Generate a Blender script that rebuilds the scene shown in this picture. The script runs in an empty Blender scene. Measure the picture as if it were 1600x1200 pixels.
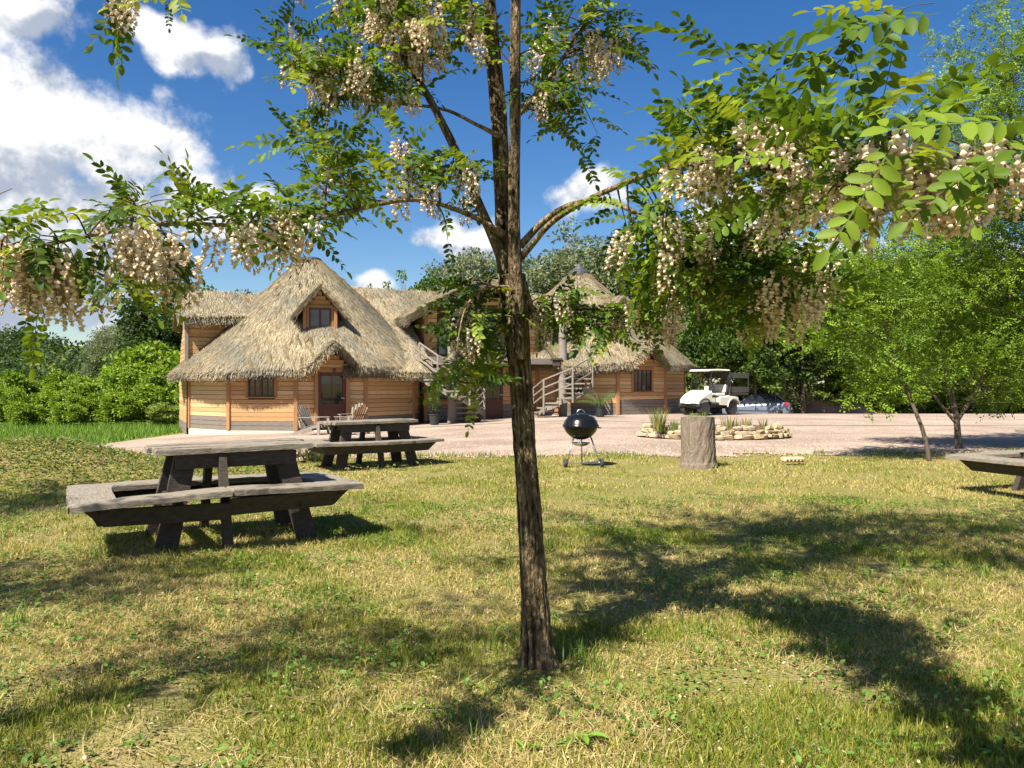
import bpy, bmesh, math, random
import numpy as np
from mathutils import Vector, Matrix, noise as mnoise

random.seed(7)
RNG = np.random.default_rng(11)
SC = bpy.context.scene
COL = SC.collection

# ------------------------------------------------------------------ camera
CAM_H = 1.35
F_PX = 1250.0            # focal length in pixels of a 1600 px wide frame
cam_d = bpy.data.cameras.new('camera')
cam_d.sensor_width = 36.0
cam_d.lens = 36.0 * F_PX / 1600.0
cam_d.clip_start = 0.05
cam_d.clip_end = 6000.0
cam = bpy.data.objects.new('camera', cam_d)
cam.location = (0, 0, CAM_H)
cam.rotation_euler = (math.radians(90), 0, 0)
COL.objects.link(cam)
SC.camera = cam

# ------------------------------------------------------------------ exposure
vs = SC.view_settings
vs.view_transform = 'Standard'
vs.look = 'None'
vs.exposure = 1.32
vs.gamma = 1.0
vs.use_curve_mapping = False
SC.cycles.max_bounces = 5
SC.cycles.diffuse_bounces = 3
SC.cycles.glossy_bounces = 2
SC.cycles.transmission_bounces = 4
SC.cycles.transparent_max_bounces = 5
SC.cycles.use_denoising = True

# ------------------------------------------------------------------ sun + sky
SUN_EL = math.radians(52)
SUN_AZ = math.atan2(-0.65, -0.76)          # from the left and from behind the viewer
SUN_DIR = Vector((math.sin(SUN_AZ) * math.cos(SUN_EL), math.cos(SUN_AZ) * math.cos(SUN_EL), math.sin(SUN_EL)))
sun_d = bpy.data.lights.new('sun', 'SUN')
sun_d.energy = 5.0
sun_d.angle = math.radians(0.53)
sun_d.color = (1.0, 0.93, 0.80)
sun = bpy.data.objects.new('sun', sun_d)
sun.rotation_euler = (-SUN_DIR).to_track_quat('-Z', 'Y').to_euler()
sun.location = (-20, -14, 40)
COL.objects.link(sun)

SKY_STRENGTH = 0.053
world = bpy.data.worlds.new('World')
SC.world = world
world.use_nodes = True


CLOUDS = [  # cumulus puffs at photo positions: x, y, half width, half height
    (50, 185, 150, 105), (160, 215, 115, 72), (10, 310, 170, 150), (140, 330, 150, 110), (240, 235, 80, 52), (330, 322, 110, 52), (400, 318, 48, 34),
    (70, 460, 140, 75), (190, 425, 95, 70), (-70, 200, 130, 160), (270, 72, 72, 45), (238, 52, 48, 34), (345, 88, 50, 36), (40, 8, 78, 34),
    (690, 352, 60, 28), (740, 376, 72, 40), (910, 300, 64, 34), (1150, 335, 70, 38), (578, 436, 36, 22), (1300, 395, 80, 34), (1560, 395, 75, 32), (1100, 300, 20, 10)]
BELLIES = [(110, 395, 240, 95), (20, 300, 110, 40), (60, 500, 200, 50), (40, 25, 90, 22), (730, 392, 80, 20), (340, 105, 60, 22)]   # shaded undersides


def azel(x, y):
    az = math.atan((x - 800) / F_PX)
    return az, math.atan((600 - y) / F_PX * math.cos(az))


def build_world():
    nt = world.node_tree
    nt.nodes.clear()
    N, L = nt.nodes, nt.links

    def mth(op, a, b, c=None):
        m = N.new('ShaderNodeMath'); m.operation = op
        for k, v in enumerate((a, b, c)):
            if v is None: continue
            if isinstance(v, (int, float)): m.inputs[k].default_value = v
            else: L.new(v, m.inputs[k])
        return m.outputs[0]

    def vmth(op, a, b, c=None):
        m = N.new('ShaderNodeVectorMath'); m.operation = op
        for k, v in enumerate((a, b, c)):
            if v is None: continue
            if isinstance(v, tuple): m.inputs[k].default_value = v
            else: L.new(v, m.inputs[k])
        return m.outputs['Value'] if op == 'LENGTH' else m.outputs[0]

    def noise(vec, scale, det, rough=.55):
        n = N.new('ShaderNodeTexNoise'); n.inputs['Scale'].default_value = scale; n.inputs['Detail'].default_value = det
        n.inputs['Roughness'].default_value = rough; L.new(vec, n.inputs['Vector']); return n

    def ramp(v, a, b, c=0.0, d=1.0):
        r = N.new('ShaderNodeMapRange'); r.interpolation_type = 'SMOOTHSTEP'; L.new(v, r.inputs['Value'])
        for k, x in zip(('From Min', 'From Max', 'To Min', 'To Max'), (a, b, c, d)): r.inputs[k].default_value = x
        return r.outputs[0]

    def dist(vec, shapes, k):
        d = None
        for x, y, rx, ry in shapes:
            a, e = azel(x, y); ix, iy = 1 / (rx / F_PX * math.cos(a)), 1 / (ry / F_PX)
            ln = vmth('LENGTH', vmth('MULTIPLY_ADD', vec, (ix, iy, 0), (-a * ix, -e * iy, 0)), None)
            d = ln if d is None else mth('SMOOTH_MIN', d, ln, k)
        return d
    tc = N.new('ShaderNodeTexCoord'); direc = tc.outputs['Generated']
    sep = N.new('ShaderNodeSeparateXYZ'); L.new(direc, sep.inputs[0])
    az = mth('ARCTAN2', sep.outputs['X'], sep.outputs['Y']); el = mth('ARCSINE', sep.outputs['Z'], 0.0)
    cv = N.new('ShaderNodeCombineXYZ'); L.new(az, cv.inputs[0]); L.new(el, cv.inputs[1]); p = cv.outputs[0]
    warp = vmth('MULTIPLY_ADD', vmth('SUBTRACT', noise(direc, 10.0, 1.0).outputs['Color'], (.5, .5, .5)), (.065, .065, 0), p)
    fb = noise(direc, 17.0, 6.0, .58).outputs['Fac']
    fb2 = noise(vmth('ADD', direc, (-.012, 0, .028)), 17.0, 4.0, .58).outputs['Fac']
    base = mth('SUBTRACT', 1.10, dist(warp, CLOUDS, .25))
    # outside the picture the same broken cumulus goes on round the sky
    rest = mth('MULTIPLY_ADD', noise(direc, 3.1, 1.0).outputs['Fac'], 7.0, -4.15)
    side = ramp(mth('ABSOLUTE', az, 0.0), .72, .85)
    base = mth('ADD', mth('MULTIPLY', base, mth('SUBTRACT', 1.0, side)), mth('MULTIPLY', rest, side))
    dens = mth('MULTIPLY_ADD', fb, 2.1, mth('SUBTRACT', base, 1.05))
    cov = ramp(dens, -.03, .6)
    belly = ramp(dist(warp, BELLIES, .2), 1.25, .35)
    lit = mth('MULTIPLY_ADD', mth('SUBTRACT', fb, fb2), 3.2, .78)
    lit = mth('SUBTRACT', lit, mth('MULTIPLY', belly, .72))
    lit = ramp(lit, 0.0, .95)
    ccol = N.new('ShaderNodeMixRGB'); L.new(lit, ccol.inputs['Fac'])
    ccol.inputs['Color1'].default_value = (3.5, 4.0, 4.9, 1)
    ccol.inputs['Color2'].default_value = (8.2, 8.2, 8.2, 1)
    sky = N.new('ShaderNodeTexSky'); sky.sky_type = 'NISHITA'; sky.sun_disc = False
    sky.sun_elevation = SUN_EL; sky.sun_rotation = SUN_AZ % (2 * math.pi)
    sky.air_density = 1.0; sky.dust_density = .35; sky.ozone_density = 2.2
    hs = N.new('ShaderNodeHueSaturation'); hs.inputs['Hue'].default_value = .508; hs.inputs['Saturation'].default_value = 1.36; hs.inputs['Value'].default_value = 1.0
    L.new(sky.outputs[0], hs.inputs['Color'])
    mix = N.new('ShaderNodeMixRGB'); L.new(cov, mix.inputs['Fac'])
    L.new(hs.outputs[0], mix.inputs['Color1']); L.new(ccol.outputs[0], mix.inputs['Color2'])
    bg = N.new('ShaderNodeBackground'); bg.inputs['Strength'].default_value = SKY_STRENGTH
    L.new(mix.outputs[0], bg.inputs['Color'])
    out = N.new('ShaderNodeOutputWorld'); L.new(bg.outputs[0], out.inputs['Surface'])
    world.cycles.sampling_method = 'MANUAL'
    world.cycles.sample_map_resolution = 512


build_world()


# ------------------------------------------------------------------ helpers: places
def sstep(a, b, x):
    t = np.clip((np.asarray(x, float) - a) / (b - a), 0, 1)
    return t * t * (3 - 2 * t)


def T(x, y):
    """Height of the ground at (x, y)."""
    x = np.asarray(x, float); y = np.asarray(y, float)
    s = sstep(13, 25, y)
    z = s * np.clip(.04 * x - .07, -.62, .03)
    z = z - .74 * sstep(34.6, 46, y) * sstep(4, 9, x)                  # yard falls away behind the buggy
    z = z + 1.1 * sstep(55, 75, y)
    z = z + .50 * np.exp(-(((x + 6.9) / 1.75) ** 2 + ((y - 11.6) / .95) ** 2))   # mound of old cuttings
    z = z + .02 * np.sin(x * 1.3 + .4 * y) * np.sin(y * .9 + .3 * x) * (1 - s)
    return z


def P(px, py, y):
    """World point seen at photo position (px, py) at depth y."""
    return Vector(((px - 800) / F_PX * y, y, CAM_H - (py - 600) / F_PX * y))


# ------------------------------------------------------------------ helpers: scene tree
def tag(o, label=None, cat=None, group=None, kind=None):
    if label: o['label'] = label
    if cat: o['category'] = cat
    if group: o['group'] = group
    if kind: o['kind'] = kind
    return o


def thing(name, label, cat, loc=(0, 0, 0), rz=0.0, group=None):
    o = bpy.data.objects.new(name, None)
    o.empty_display_size = .2
    o.location = loc; o.rotation_euler = (0, 0, rz)
    COL.objects.link(o)
    return tag(o, label, cat, group)


def link(me, name, parent=None, mats=(), loc=None, rot=None, scale=None):
    o = bpy.data.objects.new(name, me)
    COL.objects.link(o)
    if parent is not None: o.parent = parent
    if loc is not None: o.location = loc
    if rot is not None: o.rotation_euler = rot
    if scale is not None: o.scale = scale
    return o


def copy_tree(o, parent=None):
    c = o.copy(); COL.objects.link(c)
    if parent is not None: c.parent = parent
    for ch in list(o.children):
        copy_tree(ch, c)
    return c


# ------------------------------------------------------------------ helpers: meshes
class Geo:
    """Collects vertices and faces, with a colour per vertex, and links them as one mesh object."""

    def __init__(self):
        self.v = []; self.c = []; self.f = []; self.n = 0; self.mi = []

    def add(self, v, faces, col=None, mi=0):
        v = np.asarray(v, float).reshape(-1, 3)
        self.v.append(v)
        if col is None: col = (1, 1, 1)
        col = np.asarray(col, float)
        if col.ndim == 1: col = np.tile(col[:3], (len(v), 1))
        self.c.append(col[:, :3])
        groups = faces if isinstance(faces, list) and faces and isinstance(faces[0], np.ndarray) and faces[0].ndim == 2 else None
        if groups is None:
            by = {}
            for f in faces: by.setdefault(len(f), []).append(f)
            groups = [np.array(x, int) for x in by.values()]
        for a in groups:
            self.f.append(a + self.n); self.mi.append(mi)
        self.n += len(v)
        return self

    def box(self, c, s, rot=None, col=None, mi=0, ch=0.0):
        """Box of size s at c; ch = edge chamfer."""
        h = np.array(s, float) / 2
        if ch <= 0:
            v = np.array([[x, y, z] for x in (-1, 1) for y in (-1, 1) for z in (-1, 1)], float) * h
            f = [(0, 1, 3, 2), (4, 6, 7, 5), (0, 4, 5, 1), (2, 3, 7, 6), (0, 2, 6, 4), (1, 5, 7, 3)]
        else:
            v, f = chamfer_box(h, min(ch, h.min() * .8))
        if rot is not None:
            v = v @ np.array(rot).T
        return self.add(v + np.array(c, float), f, col, mi)

    def bar(self, a, b, w, h, col=None, mi=0, up=(0, 0, 1), ch=0.0):
        a = Vector(a); b = Vector(b)
        x = (b - a); ln = x.length; x.normalize()
        up = Vector(up)
        y = up.cross(x)
        if y.length < 1e-5: y = Vector((0, 1, 0)).cross(x)
        y.normalize(); z = x.cross(y)
        R = np.array([list(x), list(y), list(z)]).T
        return self.box((a + b) / 2, (ln, w, h), R, col, mi, ch)

    def tube(self, pts, rad, sides=8, col=None, mi=0, caps=True):
        pts = [Vector(p) for p in pts]
        n = len(pts)
        if not hasattr(rad, '__len__'): rad = [rad] * n
        V = []; F = []
        prevx = None
        for i, p in enumerate(pts):
            d = (pts[min(i + 1, n - 1)] - pts[max(i - 1, 0)]).normalized()
            if prevx is None:
                ref = Vector((0, 0, 1)) if abs(d.z) < .9 else Vector((1, 0, 0))
                x = ref.cross(d).normalized()
            else:
                x = (prevx - d * prevx.dot(d)).normalized()
            prevx = x
            y = d.cross(x)
            for k in range(sides):
                a = 2 * math.pi * k / sides
                V.append(p + (x * math.cos(a) + y * math.sin(a)) * rad[i])
        for i in range(n - 1):
            for k in range(sides):
                k2 = (k + 1) % sides
                F.append((i * sides + k, i * sides + k2, (i + 1) * sides + k2, (i + 1) * sides + k))
        if caps:
            F.append(tuple(range(sides))[::-1]); F.append(tuple((n - 1) * sides + k for k in range(sides)))
        return self.add([list(v) for v in V], F, col, mi)

    def lathe(self, prof, sides=24, center=(0, 0, 0), col=None, mi=0):
        V = []; F = []
        for r, z in prof:
            for k in range(sides):
                a = 2 * math.pi * k / sides
                V.append((center[0] + r * math.cos(a), center[1] + r * math.sin(a), center[2] + z))
        for i in range(len(prof) - 1):
            for k in range(sides):
                k2 = (k + 1) % sides
                F.append((i * sides + k, i * sides + k2, (i + 1) * sides + k2, (i + 1) * sides + k))
        F.append(tuple(range(sides))[::-1]); F.append(tuple((len(prof) - 1) * sides + k for k in range(sides)))
        return self.add(V, F, col, mi)

    def prism(self, top, bot, col=None, mi=0):
        n = len(top)
        F = [tuple(range(n)), tuple(range(2 * n - 1, n - 1, -1))]
        for k in range(n):
            k2 = (k + 1) % n
            F.append((k, n + k, n + k2, k2))
        return self.add(list(top) + list(bot), F, col, mi)

    def loft(self, secs, col=None, mi=0, closed=True, caps=True):
        n = len(secs[0]); V = [p for s in secs for p in s]; F = []
        for i in range(len(secs) - 1):
            for k in range(n if closed else n - 1):
                k2 = (k + 1) % n
                F.append((i * n + k, i * n + k2, (i + 1) * n + k2, (i + 1) * n + k))
        if caps and closed:
            F.append(tuple(range(n))[::-1]); F.append(tuple((len(secs) - 1) * n + k for k in range(n)))
        return self.add(V, F, col, mi)

    def mesh(self, name, mats, smooth=False):
        V = np.concatenate(self.v); C = np.concatenate(self.c)
        me = bpy.data.meshes.new(name)
        me.vertices.add(len(V)); me.vertices.foreach_set('co', V.astype(np.float32).ravel())
        nl = sum(a.size for a in self.f); npoly = sum(len(a) for a in self.f)
        me.loops.add(nl); me.polygons.add(npoly)
        me.loops.foreach_set('vertex_index', np.concatenate([a.ravel() for a in self.f]).astype(np.int32))
        tot = np.concatenate([np.full(len(a), a.shape[1]) for a in self.f])
        st = np.concatenate([[0], np.cumsum(tot)[:-1]])
        me.polygons.foreach_set('loop_start', st.astype(np.int32))
        me.polygons.foreach_set('material_index', np.concatenate([np.full(len(a), m) for a, m in zip(self.f, self.mi)]).astype(np.int32))
        me.polygons.foreach_set('use_smooth', np.full(npoly, bool(smooth)))
        me.update(calc_edges=True)
        ca = me.color_attributes.new('col', 'FLOAT_COLOR', 'POINT')
        ca.data.foreach_set('color', np.hstack([C, np.ones((len(C), 1))]).astype(np.float32).ravel())
        for m in (mats if isinstance(mats, (list, tuple)) else [mats]):
            me.materials.append(m)
        me.validate()
        return me

    def build(self, name, mats, parent=None, smooth=False, loc=None, rot=None):
        return link(self.mesh(name, mats, smooth), name, parent, loc=loc, rot=rot)


def chamfer_box(h, c):
    V = []; idx = {}
    for sx in (-1, 1):
        for sy in (-1, 1):
            for sz in (-1, 1):
                s = np.array([sx, sy, sz])
                for ax in range(3):
                    p = s * (h - c); p[ax] = s[ax] * h[ax]
                    idx[(sx, sy, sz, ax)] = len(V); V.append(p)
    F = []
    for ax in range(3):
        o1, o2 = [a for a in range(3) if a != ax]
        for sgn in (-1, 1):
            q = []
            for a, b in ((-1, -1), (1, -1), (1, 1), (-1, 1)):
                s = [0, 0, 0]; s[ax] = sgn; s[o1] = a; s[o2] = b
                q.append(idx[(*s, ax)])
            if (sgn > 0) != (ax != 1): q = q[::-1]
            F.append(tuple(q))
    for ax in range(3):               # edge strips run along ax
        o1, o2 = [a for a in range(3) if a != ax]
        for a in (-1, 1):
            for b in (-1, 1):
                s1 = [0, 0, 0]; s1[ax] = -1; s1[o1] = a; s1[o2] = b
                s2 = list(s1); s2[ax] = 1
                F.append((idx[(*s1, o1)], idx[(*s2, o1)], idx[(*s2, o2)], idx[(*s1, o2)]))
    for sx in (-1, 1):
        for sy in (-1, 1):
            for sz in (-1, 1):
                F.append((idx[(sx, sy, sz, 0)], idx[(sx, sy, sz, 1)], idx[(sx, sy, sz, 2)]))
    V = np.array(V)
    out = []
    for f in F:                        # turn every face outwards
        p = V[list(f)]
        nrm = np.cross(p[1] - p[0], p[2] - p[0])
        out.append(f if nrm.dot(p.mean(0)) > 0 else f[::-1])
    return V, out


def rotz(a):
    c, s = math.cos(a), math.sin(a)
    return np.array([[c, -s, 0], [s, c, 0], [0, 0, 1]])


def scatter(tv, tf, tc, pos, X, Z, scale, tint):
    """Copies of a template (verts tv, face groups tf, colours tc), local x along X, z near Z."""
    X = X / np.linalg.norm(X, axis=1, keepdims=True)
    Y = np.cross(Z, X); Y /= np.maximum(np.linalg.norm(Y, axis=1, keepdims=True), 1e-6)
    Zn = np.cross(X, Y)
    m = len(pos); n = len(tv)
    R = np.stack([X, Y, Zn], axis=2)
    V = np.einsum('mij,nj->mni', R, tv) * np.asarray(scale).reshape(-1, 1, 1) + pos[:, None, :]
    offs = (np.arange(m) * n)[:, None, None]
    F = [(f[None] + offs).reshape(-1, f.shape[1]) for f in tf]
    C = (tc[None] * tint[:, None, :]).reshape(-1, 3)
    return V.reshape(-1, 3), F, C


def unit(v):
    v = np.asarray(v, float)
    return v / np.maximum(np.linalg.norm(v, axis=-1, keepdims=True), 1e-9)


# ------------------------------------------------------------------ materials
def mat(name, base=(.5, .5, .5), rough=.8, spec=.3, metal=0.0, attr=False, noise=None, bump=None, trans=0.0, coat=0.0,
        stretch=None, coord='Object', tint=(1.5, 1.45, .55)):
    """noise = (scale, detail, colour2, contrast); bump = (scale, strength, distance); trans = share of translucency."""
    m = bpy.data.materials.new(name); m.use_nodes = True
    nt = m.node_tree; N, L = nt.nodes, nt.links
    b = N['Principled BSDF']; out = N['Material Output']
    b.inputs['Roughness'].default_value = rough
    b.inputs['Specular IOR Level'].default_value = spec
    b.inputs['Metallic'].default_value = metal
    b.inputs['Coat Weight'].default_value = coat
    tc = N.new('ShaderNodeTexCoord')
    vec = tc.outputs[coord]
    if stretch is not None:
        mp = N.new('ShaderNodeMapping'); mp.inputs['Scale'].default_value = stretch
        L.new(vec, mp.inputs['Vector']); vec = mp.outputs[0]
    if attr:
        at = N.new('ShaderNodeVertexColor'); at.layer_name = 'col'
        csock = at.outputs['Color']
    else:
        rgb = N.new('ShaderNodeRGB'); rgb.outputs[0].default_value = (*base, 1); csock = rgb.outputs[0]
    if noise is not None:
        nz = N.new('ShaderNodeTexNoise'); nz.inputs['Scale'].default_value = noise[0]; nz.inputs['Detail'].default_value = noise[1]
        nz.inputs['Roughness'].default_value = .62
        L.new(vec, nz.inputs['Vector'])
        mr = N.new('ShaderNodeMapRange'); mr.inputs['From Min'].default_value = .5 - noise[3]; mr.inputs['From Max'].default_value = .5 + noise[3]
        L.new(nz.outputs['Fac'], mr.inputs['Value'])
        mx = N.new('ShaderNodeMixRGB'); L.new(mr.outputs[0], mx.inputs['Fac']); L.new(csock, mx.inputs['Color1'])
        if attr:
            mx.blend_type = 'MULTIPLY'
        mx.inputs['Color2'].default_value = (*noise[2], 1)
        csock = mx.outputs[0]
    L.new(csock, b.inputs['Base Color'])
    if bump is not None:
        nb = N.new('ShaderNodeTexNoise'); nb.inputs['Scale'].default_value = bump[0]; nb.inputs['Detail'].default_value = 5.0
        L.new(vec, nb.inputs['Vector'])
        bp = N.new('ShaderNodeBump'); bp.inputs['Strength'].default_value = bump[1]; bp.inputs['Distance'].default_value = bump[2]
        L.new(nb.outputs['Fac'], bp.inputs['Height']); L.new(bp.outputs[0], b.inputs['Normal'])
    if trans > 0:
        tr = N.new('ShaderNodeBsdfTranslucent')
        br = N.new('ShaderNodeMixRGB'); br.blend_type = 'MULTIPLY'; br.inputs['Fac'].default_value = 1
        L.new(csock, br.inputs['Color1']); br.inputs['Color2'].default_value = (*tint, 1)
        L.new(br.outputs[0], tr.inputs['Color'])
        ms = N.new('ShaderNodeMixShader'); ms.inputs['Fac'].default_value = trans
        L.new(b.outputs[0], ms.inputs[1]); L.new(tr.outputs[0], ms.inputs[2]); L.new(ms.outputs[0], out.inputs['Surface'])
    return m


M = {}
M['plank'] = mat('larch_plank', (.57, .36, .17), .7, .25, noise=(3.0, 6, (.36, .20, .09), .22), bump=(9, .35, .012), stretch=(1.2, 1.2, 22))
M['plank2'] = mat('larch_plank_pale', (.66, .45, .24), .7, .25, noise=(3.0, 6, (.44, .27, .135), .22), bump=(9, .35, .012), stretch=(1.2, 1.2, 22))
M['plank3'] = mat('larch_plank_red', (.49, .285, .13), .7, .25, noise=(3.0, 6, (.31, .165, .072), .22), bump=(9, .35, .012), stretch=(1.2, 1.2, 22))
M['plank_grey'] = mat('weathered_shaded_plank', (.23, .20, .17), .85, .2, noise=(4.0, 6, (.12, .10, .085), .2), bump=(9, .4, .012), stretch=(1.2, 1.2, 18))
M['post'] = mat('larch_post', (.36, .205, .10), .7, .25, noise=(4.0, 5, (.29, .13, .05), .22), bump=(9, .3, .01), stretch=(14, 14, 1))
M['backing'] = mat('dark_backing', (.10, .055, .03), .9, .1)
M['plinth'] = mat('pale_concrete', (.46, .425, .365), .9, .2, noise=(6, 6, (.42, .39, .34), .25), bump=(30, .3, .01))
M['path'] = mat('path_concrete', (.33, .28, .225), .95, .1, noise=(2.5, 7, (.24, .195, .155), .22), bump=(30, .4, .01))
M['frame_red'] = mat('dark_red_paint', (.10, .028, .018), .45, .4, noise=(6, 4, (.07, .02, .014), .25))
M['glass'] = mat('window_glass', (.012, .014, .016), .04, .8, noise=(2, 2, (.03, .03, .03), .3))
M['skyglass'] = mat('large_window_glass', (.06, .07, .085), .03, 1.0, noise=(1.5, 2, (.05, .06, .075), .3))
M['thatch'] = mat('thatch_underlay', (.19, .15, .09), .95, .1, noise=(7, 8, (.09, .07, .04), .25), bump=(26, .8, .04), stretch=(1, 1, 1))
M['straw'] = mat('straw', attr=True, rough=.75, spec=.2, trans=.0)
M['lead'] = mat('lead_cap', (.05, .052, .058), .5, .5, bump=(12, .2, .01))
M['greywood'] = mat('silvered_wood', (.29, .255, .215), .85, .2, noise=(5, 6, (.14, .12, .10), .24), bump=(12, .5, .012), stretch=(1.5, 14, 14))
M['greywood_v'] = mat('silvered_wood_upright', (.28, .25, .215), .85, .2, noise=(5, 6, (.17, .145, .12), .24), bump=(12, .5, .012), stretch=(14, 14, 1.5))
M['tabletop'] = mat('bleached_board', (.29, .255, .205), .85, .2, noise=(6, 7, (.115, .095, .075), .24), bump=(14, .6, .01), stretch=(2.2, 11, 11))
M['darkwood'] = mat('dark_wood', (.075, .06, .048), .8, .25, noise=(6, 6, (.03, .024, .02), .25), bump=(14, .5, .012), stretch=(3, 3, 8))  # very dark brown, shared by table undersides, window frames and cargo bed
M['chair_brown'] = mat('brown_chair_wood', (.30, .17, .08), .75, .25, noise=(5, 5, (.16, .08, .04), .25), bump=(12, .4, .01), stretch=(2, 14, 14))
M['stump'] = mat('stump_wood', (.25, .20, .155), .92, .15, noise=(5, 8, (.13, .10, .075), .2), bump=(16, .8, .02), stretch=(9, 9, 1.3))
M['stone'] = mat('limestone', attr=True, rough=.92, spec=.15, noise=(9, 6, (.6, .52, .4), .3), bump=(22, .6, .015))
M['soil'] = mat('soil', (.16, .105, .065), .97, .05, noise=(9, 6, (.09, .06, .035), .25), bump=(30, .7, .02))
M['earth'] = mat('red_earth', (.40, .26, .19), .97, .05, noise=(1.6, 7, (.30, .19, .135), .25), bump=(10, .8, .05))
M['leaf'] = mat('locust_leaf', attr=True, rough=.5, spec=.16, trans=.38)
M['leaf_far'] = mat('tree_leaf', attr=True, rough=.6, spec=.25, trans=.30)
M['flower'] = mat('locust_flower', attr=True, rough=.6, spec=.2, trans=.4, tint=(1.05, .96, .80))
M['bark'] = mat('locust_bark', attr=True, rough=.92, spec=.15, noise=(6, 8, (.22, .18, .14), .13), bump=(11, 1.0, .04), stretch=(9, 9, 3.0))
M['bark_far'] = mat('tree_bark', (.15, .115, .085), .92, .15, noise=(6, 5, (.08, .06, .045), .25), bump=(12, .5, .02), stretch=(4, 4, 1))
M['bark_pale'] = mat('pale_tree_bark', (.34, .31, .26), .92, .15, noise=(5, 5, (.2, .18, .15), .25))
M['twig'] = mat('twig_bark', (.10, .07, .045), .85, .2, noise=(20, 4, (.06, .042, .03), .25))
M['grass'] = mat('grass_blade', attr=True, rough=.55, spec=.25, trans=.28)
M['petal'] = mat('fallen_petal', attr=True, rough=.7, spec=.2, trans=.2, tint=(1, 1, .9))
M['black'] = mat('black_enamel', (.006, .006, .007), .22, .32, coat=.08)
M['steel'] = mat('steel_tube', (.55, .55, .56), .3, .5, metal=1.0)
M['rubber'] = mat('black_rubber', (.03, .03, .031), .75, .3, noise=(14, 4, (.05, .048, .045), .25), bump=(40, .3, .004))
M['rim'] = mat('wheel_rim', (.45, .46, .47), .35, .5, metal=.9)
M['plastic'] = mat('black_plastic', (.025, .026, .028), .5, .4)
M['cart'] = mat('cream_body_paint', (.54, .515, .45), .35, .5, noise=(5, 5, (.60, .56, .47), .25))
M['vinyl'] = mat('cream_vinyl', (.60, .56, .48), .55, .35)
M['panel'] = mat('grey_bed_panel', (.075, .072, .064), .6, .3, noise=(4, 5, (.05, .048, .042), .25))
M['clear'] = None
M['car'] = mat('blue_grey_car_paint', (.13, .165, .225), .3, .6, metal=.15, coat=.6)
M['car_dark'] = mat('dark_car_paint', (.02, .025, .035), .25, .6, coat=.8)
M['car_glass'] = mat('car_glass', (.014, .018, .022), .05, .8)
M['tail'] = mat('tail_lamp', (.5, .02, .03), .2, .6)
M['white'] = mat('white_paper', (.8, .8, .78), .7, .2)
M['pot'] = mat('dark_plant_pot', (.03, .031, .033), .6, .3)
M['brick'] = mat('cream_brick', (.62, .50, .30), .9, .15, noise=(10, 5, (.48, .36, .2), .25), bump=(24, .5, .01))


def clear_glass():
    m = bpy.data.materials.new('tinted_screen'); m.use_nodes = True
    nt = m.node_tree; N, L = nt.nodes, nt.links
    N.remove(N['Principled BSDF'])
    tr = N.new('ShaderNodeBsdfTransparent'); tr.inputs['Color'].default_value = (.86, .89, .88, 1)
    gl = N.new('ShaderNodeBsdfGlossy'); gl.inputs['Roughness'].default_value = .03
    fr = N.new('ShaderNodeValue'); fr.outputs[0].default_value = .16
    ms = N.new('ShaderNodeMixShader'); L.new(fr.outputs[0], ms.inputs[0]); L.new(tr.outputs[0], ms.inputs[1]); L.new(gl.outputs[0], ms.inputs[2])
    L.new(ms.outputs[0], N['Material Output'].inputs['Surface'])
    return m


M['clear'] = clear_glass()


def ground_material():
    m = bpy.data.materials.new('lawn_soil'); m.use_nodes = True
    nt = m.node_tree; N, L = nt.nodes, nt.links
    b = N['Principled BSDF']; b.inputs['Roughness'].default_value = .95; b.inputs['Specular IOR Level'].default_value = .1
    tc = N.new('ShaderNodeTexCoord')

    def nz(s, d, lo, hi):
        n = N.new('ShaderNodeTexNoise'); n.inputs['Scale'].default_value = s; n.inputs['Detail'].default_value = d
        n.inputs['Roughness'].default_value = .65
        L.new(tc.outputs['Object'], n.inputs['Vector'])
        r = N.new('ShaderNodeMapRange'); r.inputs['From Min'].default_value = lo; r.inputs['From Max'].default_value = hi
        L.new(n.outputs['Fac'], r.inputs['Value']); return r.outputs[0]

    def mix(f, a, c):
        x = N.new('ShaderNodeMixRGB'); L.new(f, x.inputs['Fac'])
        for k, v in ((1, a), (2, c)):
            if isinstance(v, tuple): x.inputs[k].default_value = (*v, 1)
            else: L.new(v, x.inputs[k])
        return x.outputs[0]
    fine = mix(nz(55, 7, .38, .62), (.11, .125, .025), (.27, .225, .08))
    big = mix(nz(.9, 6, .50, .72), fine, (.27, .20, .105))
    # the meadow beyond the yard is a fresher green
    sep = N.new('ShaderNodeSeparateXYZ'); L.new(tc.outputs['Object'], sep.inputs[0])
    fr = N.new('ShaderNodeMapRange'); fr.inputs['From Min'].default_value = 18; fr.inputs['From Max'].default_value = 22
    L.new(sep.outputs['Y'], fr.inputs['Value'])
    far = mix(nz(1.2, 6, .35, .65), (.10, .155, .018), (.15, .18, .032))
    L.new(mix(fr.outputs[0], big, far), b.inputs['Base Color'])
    nb = N.new('ShaderNodeTexNoise'); nb.inputs['Scale'].default_value = 60; nb.inputs['Detail'].default_value = 6
    L.new(tc.outputs['Object'], nb.inputs['Vector'])
    bp = N.new('ShaderNodeBump'); bp.inputs['Strength'].default_value = .9; bp.inputs['Distance'].default_value = .03
    L.new(nb.outputs['Fac'], bp.inputs['Height']); L.new(bp.outputs[0], b.inputs['Normal'])
    return m


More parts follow.
